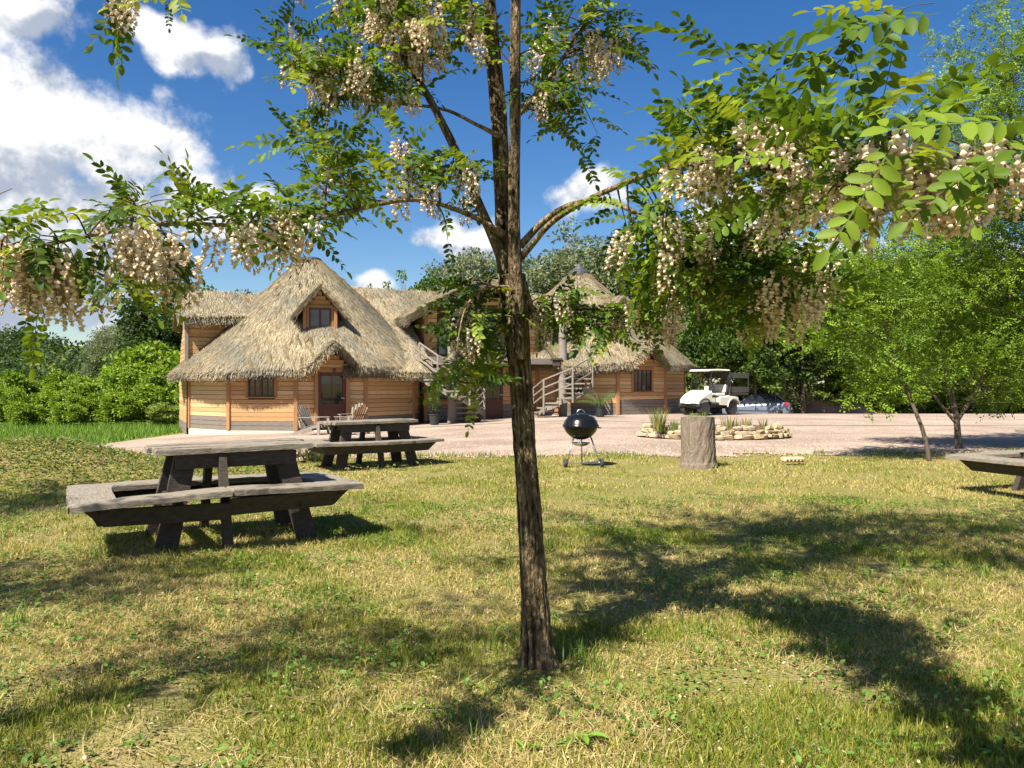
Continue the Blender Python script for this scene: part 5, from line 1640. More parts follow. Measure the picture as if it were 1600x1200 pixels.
MASS = [  # px, py, half width, half height, depth range, twigs, leaves, flowers per twig, leaf scale
    (500, 100, 85, 90, 3.5, 4.4, 15, 6, 1.3, 1.0), (615, 95, 90, 80, 3.5, 4.5, 16, 6, 1.5, 1.0), (650, 0, 85, 40, 3.3, 3.9, 14, 3, 3.0, 1.0), (700, 60, 50, 50, 3.7, 4.3, 5, 6, 1.0, 1.0),
    (530, 225, 90, 50, 3.0, 3.8, 9, 6, .6, 1.0), (640, 250, 85, 40, 3.2, 3.8, 7, 5, 1.4, 1.0), (740, 275, 35, 45, 3.6, 3.9, 4, 4, 1.2, 1.0), (500, 310, 90, 30, 2.8, 3.3, 6, 5, .3, 1.0),
    (430, 325, 70, 22, 2.6, 3.0, 5, 5, .3, .95), (310, 310, 100, 22, 2.2, 2.7, 5, 5, .2, .85), (190, 325, 80, 22, 2.0, 2.4, 4, 4, .2, .8), (55, 340, 75, 18, 1.85, 2.1, 3, 4, .2, .8),
    (50, 385, 75, 22, 1.8, 2.1, 5, 2, 2.3, .8), (105, 420, 55, 28, 1.8, 2.1, 4, 2, 2.4, .8), (250, 375, 55, 18, 2.05, 2.3, 4, 1, 3.2, .8), (385, 345, 40, 14, 2.4, 2.7, 3, 1, 2.0, 1.0), (495, 350, 55, 14, 2.7, 3.0, 4, 1, 2.0, 1.0), (290, 420, 28, 25, 2.2, 2.4, 2, 3, 1.5, .8), (150, 440, 60, 30, 1.9, 2.1, 3, 3, .4, .75), (15, 285, 20, 15, 1.8, 1.9, 1, 1, 0, 1.0),
    (905, 55, 80, 50, 3.6, 4.5, 10, 6, 1.1, 1.0), (860, 145, 40, 50, 3.8, 4.3, 7, 6, .8, 1.0), (910, 205, 55, 40, 3.8, 4.4, 5, 5, .1, 1.0), (950, 75, 35, 22, 3.7, 4.0, 4, 2, 2.0, 1.0),
    (1090, 175, 75, 50, 2.4, 2.9, 6, 5, .5, 1.0), (1190, 170, 85, 60, 2.1, 2.7, 8, 5, 1.4, 1.0), (1110, 235, 75, 26, 2.4, 2.9, 7, 3, 1.8, 1.0), (1265, 205, 80, 55, 1.8, 2.4, 6, 5, 1.3, 1.0), (1390, 190, 60, 40, 1.6, 2.0, 3, 4, 1.0, 1.0),
    (1350, 270, 95, 55, 1.6, 2.2, 8, 3, 2.4, 1.0), (1480, 250, 80, 30, 1.5, 1.8, 4, 2, 2.0, 1.0), (1575, 255, 40, 15, 1.5, 1.7, 2, 2, 2.0, 1.0), (1240, 300, 85, 40, 2.2, 2.6, 6, 4, 1.6, 1.0),
    (1030, 365, 70, 35, 3.1, 3.7, 11, 6, .8, 1.0), (1130, 420, 85, 45, 2.9, 3.7, 18, 6, 1.2, 1.0), (1225, 450, 75, 45, 2.8, 3.4, 16, 6, 1.5, 1.0), (1065, 460, 80, 40, 3.2, 4.0, 14, 6, 1.0, 1.0), (1180, 485, 65, 28, 3.0, 3.5, 6, 5, 1.1, 1.0), (1180, 360, 80, 32, 2.9, 3.5, 8, 6, .8, 1.0),
    (900, 500, 55, 30, 3.7, 4.2, 10, 6, .9, .9), (975, 495, 50, 30, 3.6, 4.1, 7, 6, 1.0, .9), (860, 455, 25, 20, 3.7, 4.0, 2, 5, .6, .9),
    (738, 470, 30, 35, 3.5, 3.9, 6, 6, 1.0, .9), (738, 545, 36, 45, 3.6, 4.1, 11, 6, .8, .85), (722, 600, 30, 35, 3.4, 3.7, 6, 5, .2, .9), (752, 585, 22, 35, 3.9, 4.2, 4, 5, .5, .8), (705, 355, 25, 20, 3.4, 3.6, 1, 3, .6, 1.0), (1110, 340, 60, 18, 3.0, 3.4, 4, 5, .2, 1.0)]
for (cx, cy, rx, ry, y0, y1, nt, nl, nf, ls) in MASS:
    for k in range(nt):
        a = RT.uniform(0, 2 * math.pi); q = math.sqrt(RT.uniform(0, 1)); Y = RT.uniform(y0, y1)
        grow_twig(P(cx + rx * q * math.cos(a), cy + ry * q * math.sin(a), Y), nl + int(RT.integers(-1, 2)), int(nf * .8) + (RT.uniform() < (nf * .8) % 1), ls)
# arching spray at the upper edge, hanging sprig top left
for pts, n in (([(1460, 5, 1.55), (1400, 35, 1.6), (1330, 65, 1.65), (1270, 95, 1.7)], 3), ([(1160, 100, 2.3), (1110, 75, 2.3)], 1), ([(205, -60, 2.4), (190, 20, 2.4)], 2), ([(265, -40, 2.3), (268, -8, 2.3)], 1)):
    for a_, b_ in zip(pts[:-1], pts[1:]):
        grow_twig(P(*b_), n + 1, 0, 1.0, start=P(*a_), spread=.6, thin=.45)
for (px_, py_, Y) in ((188, -8, 2.35), (200, 0, 2.4), (178, -15, 2.4)):
    flower_items.append((np.array(P(px_, py_, Y)), np.array([1., 0, 0]), np.array([0, 0, 1.]), .8))
leaf_items.append((np.array(P(190, 12, 2.38)), np.array([-.05, .05, -1.]), unit(np.array([.3, -1., .2])), .9, 1))
leaf_items.append((np.array(P(262, -5, 2.3)), np.array([.1, .0, -1.]), unit(np.array([.5, -1., .2])), .35, 0))
for (px_, py_, Y, dx, dz, sc_, ti) in ((1596, 190, 1.32, -1, -.05, 1.25, 3), (1400, 215, 1.5, -.5, -.75, 1.2, 3), (1560, 235, 1.4, -.8, -.5, 1.1, 1), (1330, 95, 1.65, -1, .25, 1.15, 1), (1470, 20, 1.5, -1, -.2, 1.2, 0), (1250, 250, 1.9, -.9, .1, 1.1, 3), (560, 205, 2.9, -1, .1, 1.15, 3), (480, 220, 2.9, -1, .15, 1.15, 3)):
    leaf_items.append((np.array(P(px_, py_, Y)), unit(np.array([dx, -.1, dz])), unit(np.array([.15, -.75, .75])), sc_, ti))
leaf_items.append((np.array(P(60, 482, 1.9)), np.array([-.1, .05, -1.]), unit(np.array([.8, -.6, .2])), .8, 3))
# crown above the picture
for k in range(330):
    X = RT.normal(.5, 1.6); Y = RT.normal(4.1, .8); Z = RT.uniform(3.7, 6.8)
    if Z < CAM_H + .50 * max(Y, .3) + .12: continue
    grow_twig((X, Y, Z), 7, 1 if RT.uniform() < .7 else 0)
leaf_n = len(leaf_items)


def photo_size(p):
    x, y, z = p
    if y < .4: return 0
    u, v = x / y * F_PX + 800, 600 - (z - CAM_H) / y * F_PX
    return 1 / y if (-30 < u < 1630 and -30 < v < 1230) else 0


def place_parts(items, tpls, tints, name, mname, limit, rest_name, rest_kind='stuff'):
    order = sorted(range(len(items)), key=lambda i: -photo_size(items[i][0]))
    meshes = {}
    for i in order[:limit]:
        it = items[i]; k = i % len(tpls); ti = it[4] if len(it) > 4 else i % len(tints)
        if (k, ti) not in meshes: meshes[(k, ti)] = mesh_of(tpls[k], name, M[mname], tints[ti])
        X = unit(it[1]); Yv = unit(np.cross(it[2], X)); Z = np.cross(X, Yv); s = it[3]; q = w2t(it[0])
        if name == 'flower_cluster':       # hang along z
            Z = unit(it[2]); Yv = unit(np.cross(Z, X)); X = np.cross(Yv, Z)
        o = link(meshes[(k, ti)], name, tree)
        o.matrix_local = Matrix([[X[0] * s, Yv[0] * s, Z[0] * s, q[0]], [X[1] * s, Yv[1] * s, Z[1] * s, q[1]], [X[2] * s, Yv[2] * s, Z[2] * s, q[2]], [0, 0, 0, 1]])
    g = Geo(); rest = order[limit:]
    for k in range(len(tpls)):
        ii = [i for i in rest if i % len(tpls) == k]
        if not ii: continue
        pos = np.array([w2t(items[i][0]) for i in ii]); X = np.array([items[i][1] for i in ii]); Z = np.array([items[i][2] for i in ii])
        if name == 'flower_cluster':
            Yv = unit(np.cross(Z, X)); X = np.cross(Yv, Z)
        sc_ = np.array([items[i][3] for i in ii]); ti = np.array([tints[items[i][4] if len(items[i]) > 4 else i % len(tints)] for i in ii])
        V, F, C = scatter(tpls[k][0], tpls[k][1], tpls[k][2], pos, X, Z, sc_, ti * RT.uniform(.85, 1.2, (len(ii), 1)))
        g.add(V, F, C)
    if g.v: tag(g.build(rest_name, M[mname], tree, smooth=True), kind=rest_kind)


tag(twig_geo.build('twigs', M['twig'], tree), kind='stuff')
place_parts(leaf_items, LEAVES, LEAF_TINTS, 'leaf', 'leaf', 290, 'foliage')
place_parts(flower_items, RACEMES, np.array([(1, 1, 1), (.92, .88, .82), (1, .95, .88)]), 'flower_cluster', 'flower', 290, 'blossom')


# ================================================================== trees and bushes behind
def crown_points(r, n_clump, shape):
    """Clump centres filling a crown: shape = list of (cx, cy, cz, rx, ry, rz)."""
    out = []
    w = np.array([s[3] * s[4] * s[5] for s in shape]); w = w / w.sum()
    while len(out) < n_clump:
        s = shape[r.choice(len(shape), p=w)]
        d = r.normal(0, 1, 3); d /= np.linalg.norm(d); q = r.uniform(0, 1) ** .42
        out.append([s[0] + s[3] * d[0] * q, s[1] + s[4] * d[1] * q, s[2] + s[5] * d[2] * q])
    return np.array(out)


LEAF_Q = (np.array([(0, 0, 0), (.5, -.28, .05), (1, 0, 0), (.5, .28, .05)]), [np.array([(0, 1, 2, 3)])], np.ones((4, 3)))


def leafy(r, centres, per, clump_r, size, cols, flat=.6, tpl=None, up=.7):
    m = len(centres) * per
    c = np.repeat(centres, per, 0)
    off = r.normal(0, 1, (m, 3)); off /= np.maximum(np.linalg.norm(off, axis=1, keepdims=True), 1e-6)
    off *= (r.uniform(0, 1, (m, 1)) ** .5) * clump_r * np.array([1, 1, flat])
    X = unit(off + r.normal(0, .6, (m, 3)) * clump_r); Z = unit(np.array([0, 0, up]) + r.normal(0, .6, (m, 3)))
    tone = np.repeat(r.uniform(.72, 1.25, len(centres)), per)[:, None] * r.uniform(.8, 1.2, (m, 1))
    ci = np.repeat(r.integers(0, len(cols), len(centres)), per)
    tint = np.array(cols)[ci] * tone
    t = tpl or LEAF_Q
    return scatter(t[0], t[1], t[2], c + off, X, Z, size * r.uniform(.7, 1.3, m), tint)


def make_tree_parts(seed, h, shape, n_clump, per, clump_r, size, cols, trunk_r=.15, lean=(0, 0), tpl=None, stems=1, base_frac=.15, up=.7):
    r = np.random.default_rng(seed)
    g = Geo()
    for s in range(stems):
        bx = (s - (stems - 1) / 2) * .25; top = np.array([shape[0][0] + bx * 2 + lean[0], shape[0][1] + lean[1], h * .86])
        pts = [np.array([bx, 0, -.3]) + (top - [bx, 0, -.3]) * f + np.array([.06 * h * .1 * math.sin(f * 5 + seed), .05 * h * .1 * math.cos(f * 4), 0]) for f in np.linspace(0, 1, 8)]
        g.tube(pts, [trunk_r * (1 - .85 * f) for f in np.linspace(0, 1, 8)], 8)
        for k in range(7):
            f = r.uniform(.25, .85); p = np.array([bx, 0, -.3]) + (top - [bx, 0, -.3]) * f; sh = shape[r.integers(len(shape))]; d = r.normal(0, 1, 3); d /= np.linalg.norm(d)
            e = np.array(sh[:3]) + d * np.array(sh[3:]) * .7; e[2] = max(e[2], p[2] + .1)
            mid = (p + e) / 2 + np.array([0, 0, .05 * h]); g.tube([p, mid, e], [trunk_r * .4 * (1 - f * .6), trunk_r * .22, trunk_r * .06], 5, caps=False)
    ct = crown_points(r, n_clump, shape)
    V, F, C = leafy(r, ct, per, clump_r, size, cols, tpl=tpl, up=up)
    gc = Geo(); gc.add(V, F, C)
    return g, gc


def tree_proto(seed, h, shape, n_clump, per, clump_r, size, cols, bark='bark_far', **kw):
    g, gc = make_tree_parts(seed, h, shape, n_clump, per, clump_r, size, cols, **kw)
    return g.mesh('trunk', M[bark]), gc.mesh('crown', M['leaf_far'])


def put_tree(proto, name, label, cat, x, y, s=1.0, rz=0.0, group=None, sz=None, z=None):
    t = thing(name, label, cat, (x, y, float(T(x, y)) if z is None else z), rz, group)
    for me, nm in zip(proto, ('trunk', 'crown')):
        o = link(me, nm, t); o.scale = (s, s, sz or s)
    return t


def blob(r, h, rad, n, bottom=.15):
    """Irregular crown outline from several ellipsoids."""
    out = [(0, 0, h * .58, rad * .75, rad * .75, h * .36)]
    for k in range(n):
        a = r.uniform(0, 6.28); z = r.uniform(bottom + .12, .82) * h; q = rad * .62 * (1 - abs(z / h - .5))
        s = rad * r.uniform(.32, .5); out.append((q * math.cos(a), q * math.sin(a), z, s, s, s * r.uniform(.7, 1.1)))
    return out


R0 = np.random.default_rng(77)
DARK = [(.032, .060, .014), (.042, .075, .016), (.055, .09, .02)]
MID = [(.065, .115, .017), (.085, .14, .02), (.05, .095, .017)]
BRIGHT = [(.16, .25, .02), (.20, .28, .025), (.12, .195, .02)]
GREYG = [(.15, .18, .10), (.19, .22, .135), (.11, .14, .07)]
PALE = [(.20, .23, .10), (.26, .27, .14), (.13, .17, .05)]
P_dark = [tree_proto(s, 10, blob(R0, 10, 3.0, 9), 260, 34, .62, .30, DARK) for s in (1, 2)]
P_mid = [tree_proto(s, 10, blob(R0, 10, 2.8, 9), 260, 34, .60, .28, MID) for s in (3, 4)]
P_willow = tree_proto(5, 10, blob(R0, 10, 3.6, 10, .05), 380, 40, .60, .22, GREYG, up=.2)
P_con = tree_proto(6, 10, [(0, 0, 2.5, 2.3, 2.3, 2.2), (0, 0, 4.5, 1.9, 1.9, 2), (0, 0, 6.5, 1.3, 1.3, 1.7), (0, 0, 8.4, .6, .6, 1.6)], 200, 34, .5, .26, MID)
P_thin = tree_proto(7, 10, [(0, 0, 7.4, 1.0, 1.0, 2.4), (.6, 0, 6.0, 1.2, 1.2, 1.4), (-.7, .2, 5.2, 1.2, 1.2, 1.4), (.2, 0, 9, .5, .5, 1.2)], 90, 22, .5, .22, GREYG, bark='bark_pale', trunk_r=.11)
P_bush = [tree_proto(10 + k, 4, blob(R0, 4, 2.1, 7, .0), 230, 34, .42, .24, [BRIGHT, [(.11, .175, .03), (.15, .215, .035)], [(.085, .145, .02), (.11, .175, .025)], [(.19, .25, .055), (.15, .205, .045), (.22, .27, .055)]][k], trunk_r=.07, stems=3) for k in range(4)]
P_bright = [tree_proto(s, 10, blob(R0, 10, 3.2, 10, .0), 330, 34, .58, .28, BRIGHT + MID[:1]) for s in (31, 32)]
P_pale = tree_proto(20, 3, blob(R0, 3, 1.5, 6, 0), 150, 34, .34, .17, PALE, trunk_r=.05, stems=3)

# behind the lodge, left to right: (px centre, py top, depth, proto, label, width factor)
back = [
    (256, 424, 50, P_dark[0], 'dark round tree standing just left of the lodge', 1.15, 'dark_tree'),
    (212, 478, 55, P_willow, 'small grey-green tree beside the dark round tree', .8, 'willow_tree'),
    (165, 500, 62, P_willow, 'pale feathery tree rising from the thicket far left', .75, 'willow_tree'),
    (320, 425, 52, P_mid[0], 'green tree behind the first wing of the lodge', .85, 'leafy_tree'),
    (372, 438, 56, P_dark[1], 'dark tree half hidden behind the first cone roof', .9, 'dark_tree'),
    (575, 434, 60, P_con, 'tiny pointed treetop above the main ridge', .35, 'pointed_tree'),
    (606, 430, 58, P_con, 'short pointed tree next to the tiny treetop', .7, 'pointed_tree'),
    (634, 412, 58, P_con, 'pointed green tree in the row over the ridge', .9, 'pointed_tree'),
    (664, 420, 62, P_mid[1], 'low rounded tree between the pointed tree and its taller neighbour', .8, 'leafy_tree'),
    (690, 398, 56, P_mid[0], 'broad green tree above the glazed gable', .9, 'leafy_tree'),
    (738, 368, 54, P_willow, 'grey-green tree just left of the trunk, behind the lodge', .8, 'willow_tree'),
    (775, 385, 60, P_mid[1], 'leafy tree directly behind the foreground trunk', .9, 'leafy_tree'),
    (868, 372, 54, P_willow, 'silvery willow rising over the second cone', 1.1, 'willow_tree'),
    (890, 328, 62, P_thin, 'thin open tree reaching above the silvery willow', .9, 'thin_tree'),
    (930, 352, 56, P_willow, 'broad silvery willow behind the black roof cap', 1.15, 'willow_tree'),
    (1000, 385, 58, P_mid[0], 'mid-green tree to the right of the willows', 1.0, 'leafy_tree')]
for px_, py_, Y, pr, lab, wf, nm in back:
    x = (px_ - 800) / F_PX * Y; zt = CAM_H + (600 - py_) / F_PX * Y; s = (zt - float(T(x, Y))) / 10.0
    put_tree(pr, nm, lab, 'tree', x, Y, s * wf, R0.uniform(0, 6), 'trees behind the lodge', sz=s)
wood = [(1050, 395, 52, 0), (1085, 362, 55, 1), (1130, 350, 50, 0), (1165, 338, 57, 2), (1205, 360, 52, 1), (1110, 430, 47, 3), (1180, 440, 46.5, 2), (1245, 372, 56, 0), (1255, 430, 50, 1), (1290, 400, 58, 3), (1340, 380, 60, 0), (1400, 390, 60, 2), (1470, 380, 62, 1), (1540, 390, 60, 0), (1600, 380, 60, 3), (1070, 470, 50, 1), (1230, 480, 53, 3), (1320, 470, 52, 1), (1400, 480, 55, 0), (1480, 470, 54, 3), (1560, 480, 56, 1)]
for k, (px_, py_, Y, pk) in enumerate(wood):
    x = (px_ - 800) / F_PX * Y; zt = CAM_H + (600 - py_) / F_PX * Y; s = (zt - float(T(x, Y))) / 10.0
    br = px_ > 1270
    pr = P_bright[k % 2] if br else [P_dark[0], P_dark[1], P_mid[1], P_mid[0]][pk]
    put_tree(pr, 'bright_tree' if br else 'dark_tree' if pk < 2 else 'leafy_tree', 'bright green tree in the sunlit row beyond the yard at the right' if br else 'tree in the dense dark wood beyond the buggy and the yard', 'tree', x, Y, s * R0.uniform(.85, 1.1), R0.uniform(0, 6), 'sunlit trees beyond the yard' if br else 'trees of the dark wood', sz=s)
# pale slim stems that show at the edge of the wood
for k, (px_, Y, lean, hh, lab) in enumerate([(1176, 53.5, .5, 7.0, 'slim pale bare stem leaning at the edge of the wood, left one'), (1200, 53.8, -.3, 6.0, 'slim pale bare stem at the edge of the wood, middle one'), (1216, 54.2, 1.0, 5.5, 'pale forked stem at the edge of the wood, right one')]):
    x = (px_ - 800) / F_PX * Y; t = thing('sapling', lab, 'tree', (x, Y, float(T(x, Y))), 0, 'pale stems before the wood')
    g = Geo(); g.tube([(0, 0, -.1), (.1 * lean, 0, hh * .35), (-.1 * lean, .1, hh * .7), (lean * .4, 0, hh)], [.075, .06, .045, .02], 7); g.tube([(.05, 0, hh * .45), (.7 * lean, .2, hh * .7), (1.1 * lean, .2, hh * .95)], [.035, .025, .01], 5); g.build('trunk', M['bark_pale'], t)
    r = np.random.default_rng(90 + k); ct = crown_points(r, 26, [(0, 0, hh * .8, .9, .7, hh * .28)]); V, F, C = leafy(r, ct, 16, .3, .17, MID); g = Geo(); g.add(V, F, C); g.build('crown', M['leaf_far'], t)

for px_, py_, Y, lab in ((1168, 566, 50, 'pale cream-flecked shrub right behind the parked car'), (1205, 572, 49.5, 'pale shrub at the tail of the parked car'), (1250, 588, 51, 'pale shrub between the car and the earth heap'), (1132, 590, 51, 'pale shrub showing through the cargo bed'), (1318, 585, 56, 'grey-green shrub behind the earth heap'), (1370, 580, 56, 'shrub to the right behind the earth heap')):
    x = (px_ - 800) / F_PX * Y; zt = CAM_H + (600 - py_) / F_PX * Y; s = (zt - float(T(x, Y))) / 3.0
    put_tree(P_pale if Y < 54 else P_bush[2], 'pale_shrub', lab, 'shrub', x, Y, s if Y < 54 else s * .75, R0.uniform(0, 6), 'shrubs beyond the yard', sz=s if Y < 54 else s * .75)

for k, px_ in enumerate(range(1395, 1700, 42)):
    Y = 53.5 + (k % 3) * .9; x = (px_ - 800) / F_PX * Y; s = (CAM_H + (600 - (572 + (k * 7) % 18)) / F_PX * Y - float(T(x, Y))) / 4.0
    put_tree(P_bush[k % 4], 'hedge_bush', 'green bush in the hedge along the far side of the yard', 'bush', x, Y, s * 1.5, R0.uniform(0, 6), 'hedge bushes beyond the yard', sz=s)

# thicket at the left
k = 0
for (y0, tops) in ((46, (580, 566, 574, 562, 558, 545, 532, 532)), (41.5, (592, 578, 588, 570, 576, 560, 560, 548)), (38.8, (600, 590, 606, 596, 590, 600, 586, 596))):
    for i, py_ in enumerate(tops):
        px_ = -40 + i * 46 + (k % 3) * 9; py_ = py_ + (16 if px_ < 170 else 4)
        Y = y0 + R0.uniform(-.8, .8); x = (px_ - 800) / F_PX * Y; s = (CAM_H + (600 - py_) / F_PX * Y - float(T(x, Y))) / 4.0
        put_tree(P_bush[(k * 7 + i) % 4], 'leafy_bush', {46: 'tall leafy bush in the back row of the thicket left of the lodge', 41.5: 'leafy bush in the middle of the thicket left of the lodge', 38.8: 'lower bright bush along the meadow front of the thicket'}[y0], 'bush', x, Y, s * R0.uniform(.75, 1.35), R0.uniform(0, 6), 'bushes of the thicket', sz=s * R0.uniform(.8, 1.12)); k += 1
for px_, lab in ((108, 'small low bush at the foot of the thicket'), (40, 'low bush at the meadow edge, far left'), (255, 'low bush near the corner of the lodge')):
    Y = 36.6; x = (px_ - 800) / F_PX * Y; put_tree(P_bush[px_ % 4], 'low_bush', lab, 'bush', x, Y, .42, px_, 'low bushes at the meadow edge', sz=.30)

# the wooded hill reads as one mass
r = np.random.default_rng(5); n = 520
hx_ = r.uniform(-330, 10, n); hy_ = r.uniform(255, 335, n); c = np.stack([hx_, hy_, hill_h(hx_, hy_) + 1.5], 1)
V, F, C = leafy(r, c, 70, 5.2, 1.7, [(.030, .060, .022), (.04, .078, .026), (.055, .09, .03)], flat=.75)
g = Geo(); g.add(V, F, C); tag(g.build('hill_forest', M['leaf_far']), 'dark wooded hillside far behind the thicket', 'forest', kind='stuff')


# ================================================================== young locusts at the right and beside the lawn
def young_locust(seed, x, y, label, trunk_pts, shape, n_clump, per, name='young_locust'):
    r = np.random.default_rng(seed); z = float(T(x, y))
    t = thing(name, label, 'tree', (x, y, z), 0, 'young locust trees')
    g = Geo()
    for pts, r0 in trunk_pts:
        d = dense([(*p, 0) for p in pts], 14)[:, :3]; g.tube([tuple(p) for p in d], list(np.linspace(r0, r0 * .25, 14)), 9)
    ct = crown_points(r, n_clump, shape)
    # limbs to some of the clumps
    stem = np.array([p for pts, _ in trunk_pts for p in dense([(*q, 0) for q in pts], 14)[4:, :3]])
    for c in ct[::5]:
        k = np.argmin(np.linalg.norm(stem - c, axis=1) + (stem[:, 2] > c[2] - .1) * 1.0); s = stem[k]; mid = (s + c) / 2 + np.array([0, 0, .08])
        g.tube([tuple(s), tuple(mid), tuple(c)], [.011, .007, .003], 5, caps=False)
    g.build('trunk', M['bark_far'], t, smooth=True)
    gc = Geo()
    for k, tp in enumerate(FRONDS):
        V, F, C = leafy(r, ct[k::3], per, .36, 1.0, [(.13, .215, .016), (.165, .25, .02), (.10, .175, .016)], flat=.6, tpl=tp, up=1.0); gc.add(V, F, C)
    gc.build('crown', M['leaf_far'], t)
    return t


young_locust(1, 7.22, 13.8, 'thin leaning young locust at the lawn edge', [([(0, 0, -.1), (-.12, .0, .5), (-.35, .1, 1.2), (-.6, .2, 2.0), (-.8, .3, 3.0), (-.9, .3, 3.9)], .042)],
             [(-.9, .3, 2.6, .95, .9, .75), (-1.2, .2, 3.4, .8, .8, .7), (-.5, .4, 1.6, .75, .7, .45), (-.2, .4, 3.2, .7, .8, .9), (-1.0, 0, 1.15, .6, .5, .3), (-1.6, .1, 2.4, .9, .8, .7)], 200, 11)
young_locust(2, 9.1, 16.3, 'forked young locust behind the bench corner', [([(0, 0, -.1), (-.05, 0, .7), (-.2, .1, 1.6), (-.3, .2, 2.6), (-.3, .2, 4.6)], .072), ([(-.02, 0, .6), (.35, 0, 1.2), (.8, .1, 2.0), (1.1, .1, 3.2)], .045), ([(-.02, 0, .5), (-.5, 0, 1.1), (-1.0, .1, 1.9)], .04)],
             [(-.2, .2, 3.2, 1.4, 1.3, 1.0), (.9, .2, 2.6, 1.3, 1.2, 1.0), (-.8, .2, 2.1, 1.0, .9, .6), (.2, .2, 4.3, 1.2, 1.2, .9), (1.6, -.2, 1.3, 1.0, .9, .5), (.2, .5, 1.7, .9, .8, .5), (2.0, .3, 2.2, 1.2, 1.0, .9), (1.0, .3, 1.2, .9, .7, .4), (1.8, -.2, .8, .9, .6, .3), (-1.5, .4, 3.6, 1.1, 1.0, .9), (1.6, .2, 3.8, 1.2, 1.1, .9)], 520, 11)
young_locust(3, 11.0, 15.6, 'tall young locust whose crown fills the upper right corner', [([(0, 0, -.1), (-.1, 0, 1.5), (-.5, .1, 3.2), (-1.0, .1, 5.0), (-1.3, .1, 7.2)], .07)],
             [(-1.6, 0, 6.5, 2.0, 1.6, 1.2), (-2.2, 0, 5.2, 1.7, 1.5, .8), (-1.2, 0, 7.8, 1.9, 1.6, 1.0), (-2.6, 0, 3.6, 1.5, 1.2, .8), (-.6, .3, 4.4, 1.5, 1.4, 1.0), (-1.4, .2, 2.2, 1.5, 1.2, .8)], 620, 11)
# neighbours of the flowering tree, outside the picture on the sunny side; their shade falls on the lawn
young_locust(6, -3.7, 1.3, 'locust tree on the lawn just left of the viewer', [([(0, 0, -.1), (0, 0, 1.5), (.1, 0, 5.0)], .08)],
             [(.2, .1, 3.5, 1.0, .8, .6), (.5, .2, 4.7, 1.1, .8, .7)], 46, 9)
young_locust(7, -7.9, 6.5, 'locust tree on the lawn beyond the mound', [([(0, 0, -.1), (0, 0, 1.5), (.1, 0, 5.0)], .08)],
             [(0, 0, 3.4, 1.3, 1.2, .9), (.3, .2, 4.8, 1.2, 1.2, .9)], 140, 9)
young_locust(8, -5.5, 2.7, 'locust tree on the lawn between the other two at the left', [([(0, 0, -.1), (0, 0, 1.5), (.1, 0, 5.0)], .08)],
             [(.1, .2, 3.6, 1.0, .9, .7), (.4, .0, 4.9, 1.2, .9, .7)], 75, 9)

# ================================================================== grass and what lies in it
RG = np.random.default_rng(99)


def vnoise(x, y, s, seed):
    """Smooth value noise on the ground plane."""
    r = np.random.default_rng(seed); G = r.uniform(0, 1, (64, 64))
    u, v = x / s, y / s; i, j = np.floor(u).astype(int), np.floor(v).astype(int); f, g_ = u - i, v - j
    f = f * f * (3 - 2 * f); g_ = g_ * g_ * (3 - 2 * g_)
    a = G[i % 64, j % 64]; b = G[(i + 1) % 64, j % 64]; c = G[i % 64, (j + 1) % 64]; d = G[(i + 1) % 64, (j + 1) % 64]
    return (a * (1 - f) + b * f) * (1 - g_) + (c * (1 - f) + d * f) * g_


def fbm(x, y, s, seed):
    return .55 * vnoise(x, y, s, seed) + .3 * vnoise(x, y, s / 2.3, seed + 1) + .15 * vnoise(x, y, s / 5.1, seed + 2)


edgeA = np.array(near)


def on_lawn(x, y):
    return y < np.interp(x, edgeA[:, 0], edgeA[:, 1]) + .05 + .25 * (fbm(x, y, .8, 4) - .5)


def region(n, y0, y1):
    y = np.sqrt(RG.uniform(0, 1, n) * (y1 ** 2 - y0 ** 2) + y0 ** 2); x = RG.uniform(-.70, .70, n) * (y + .5)
    return x, y


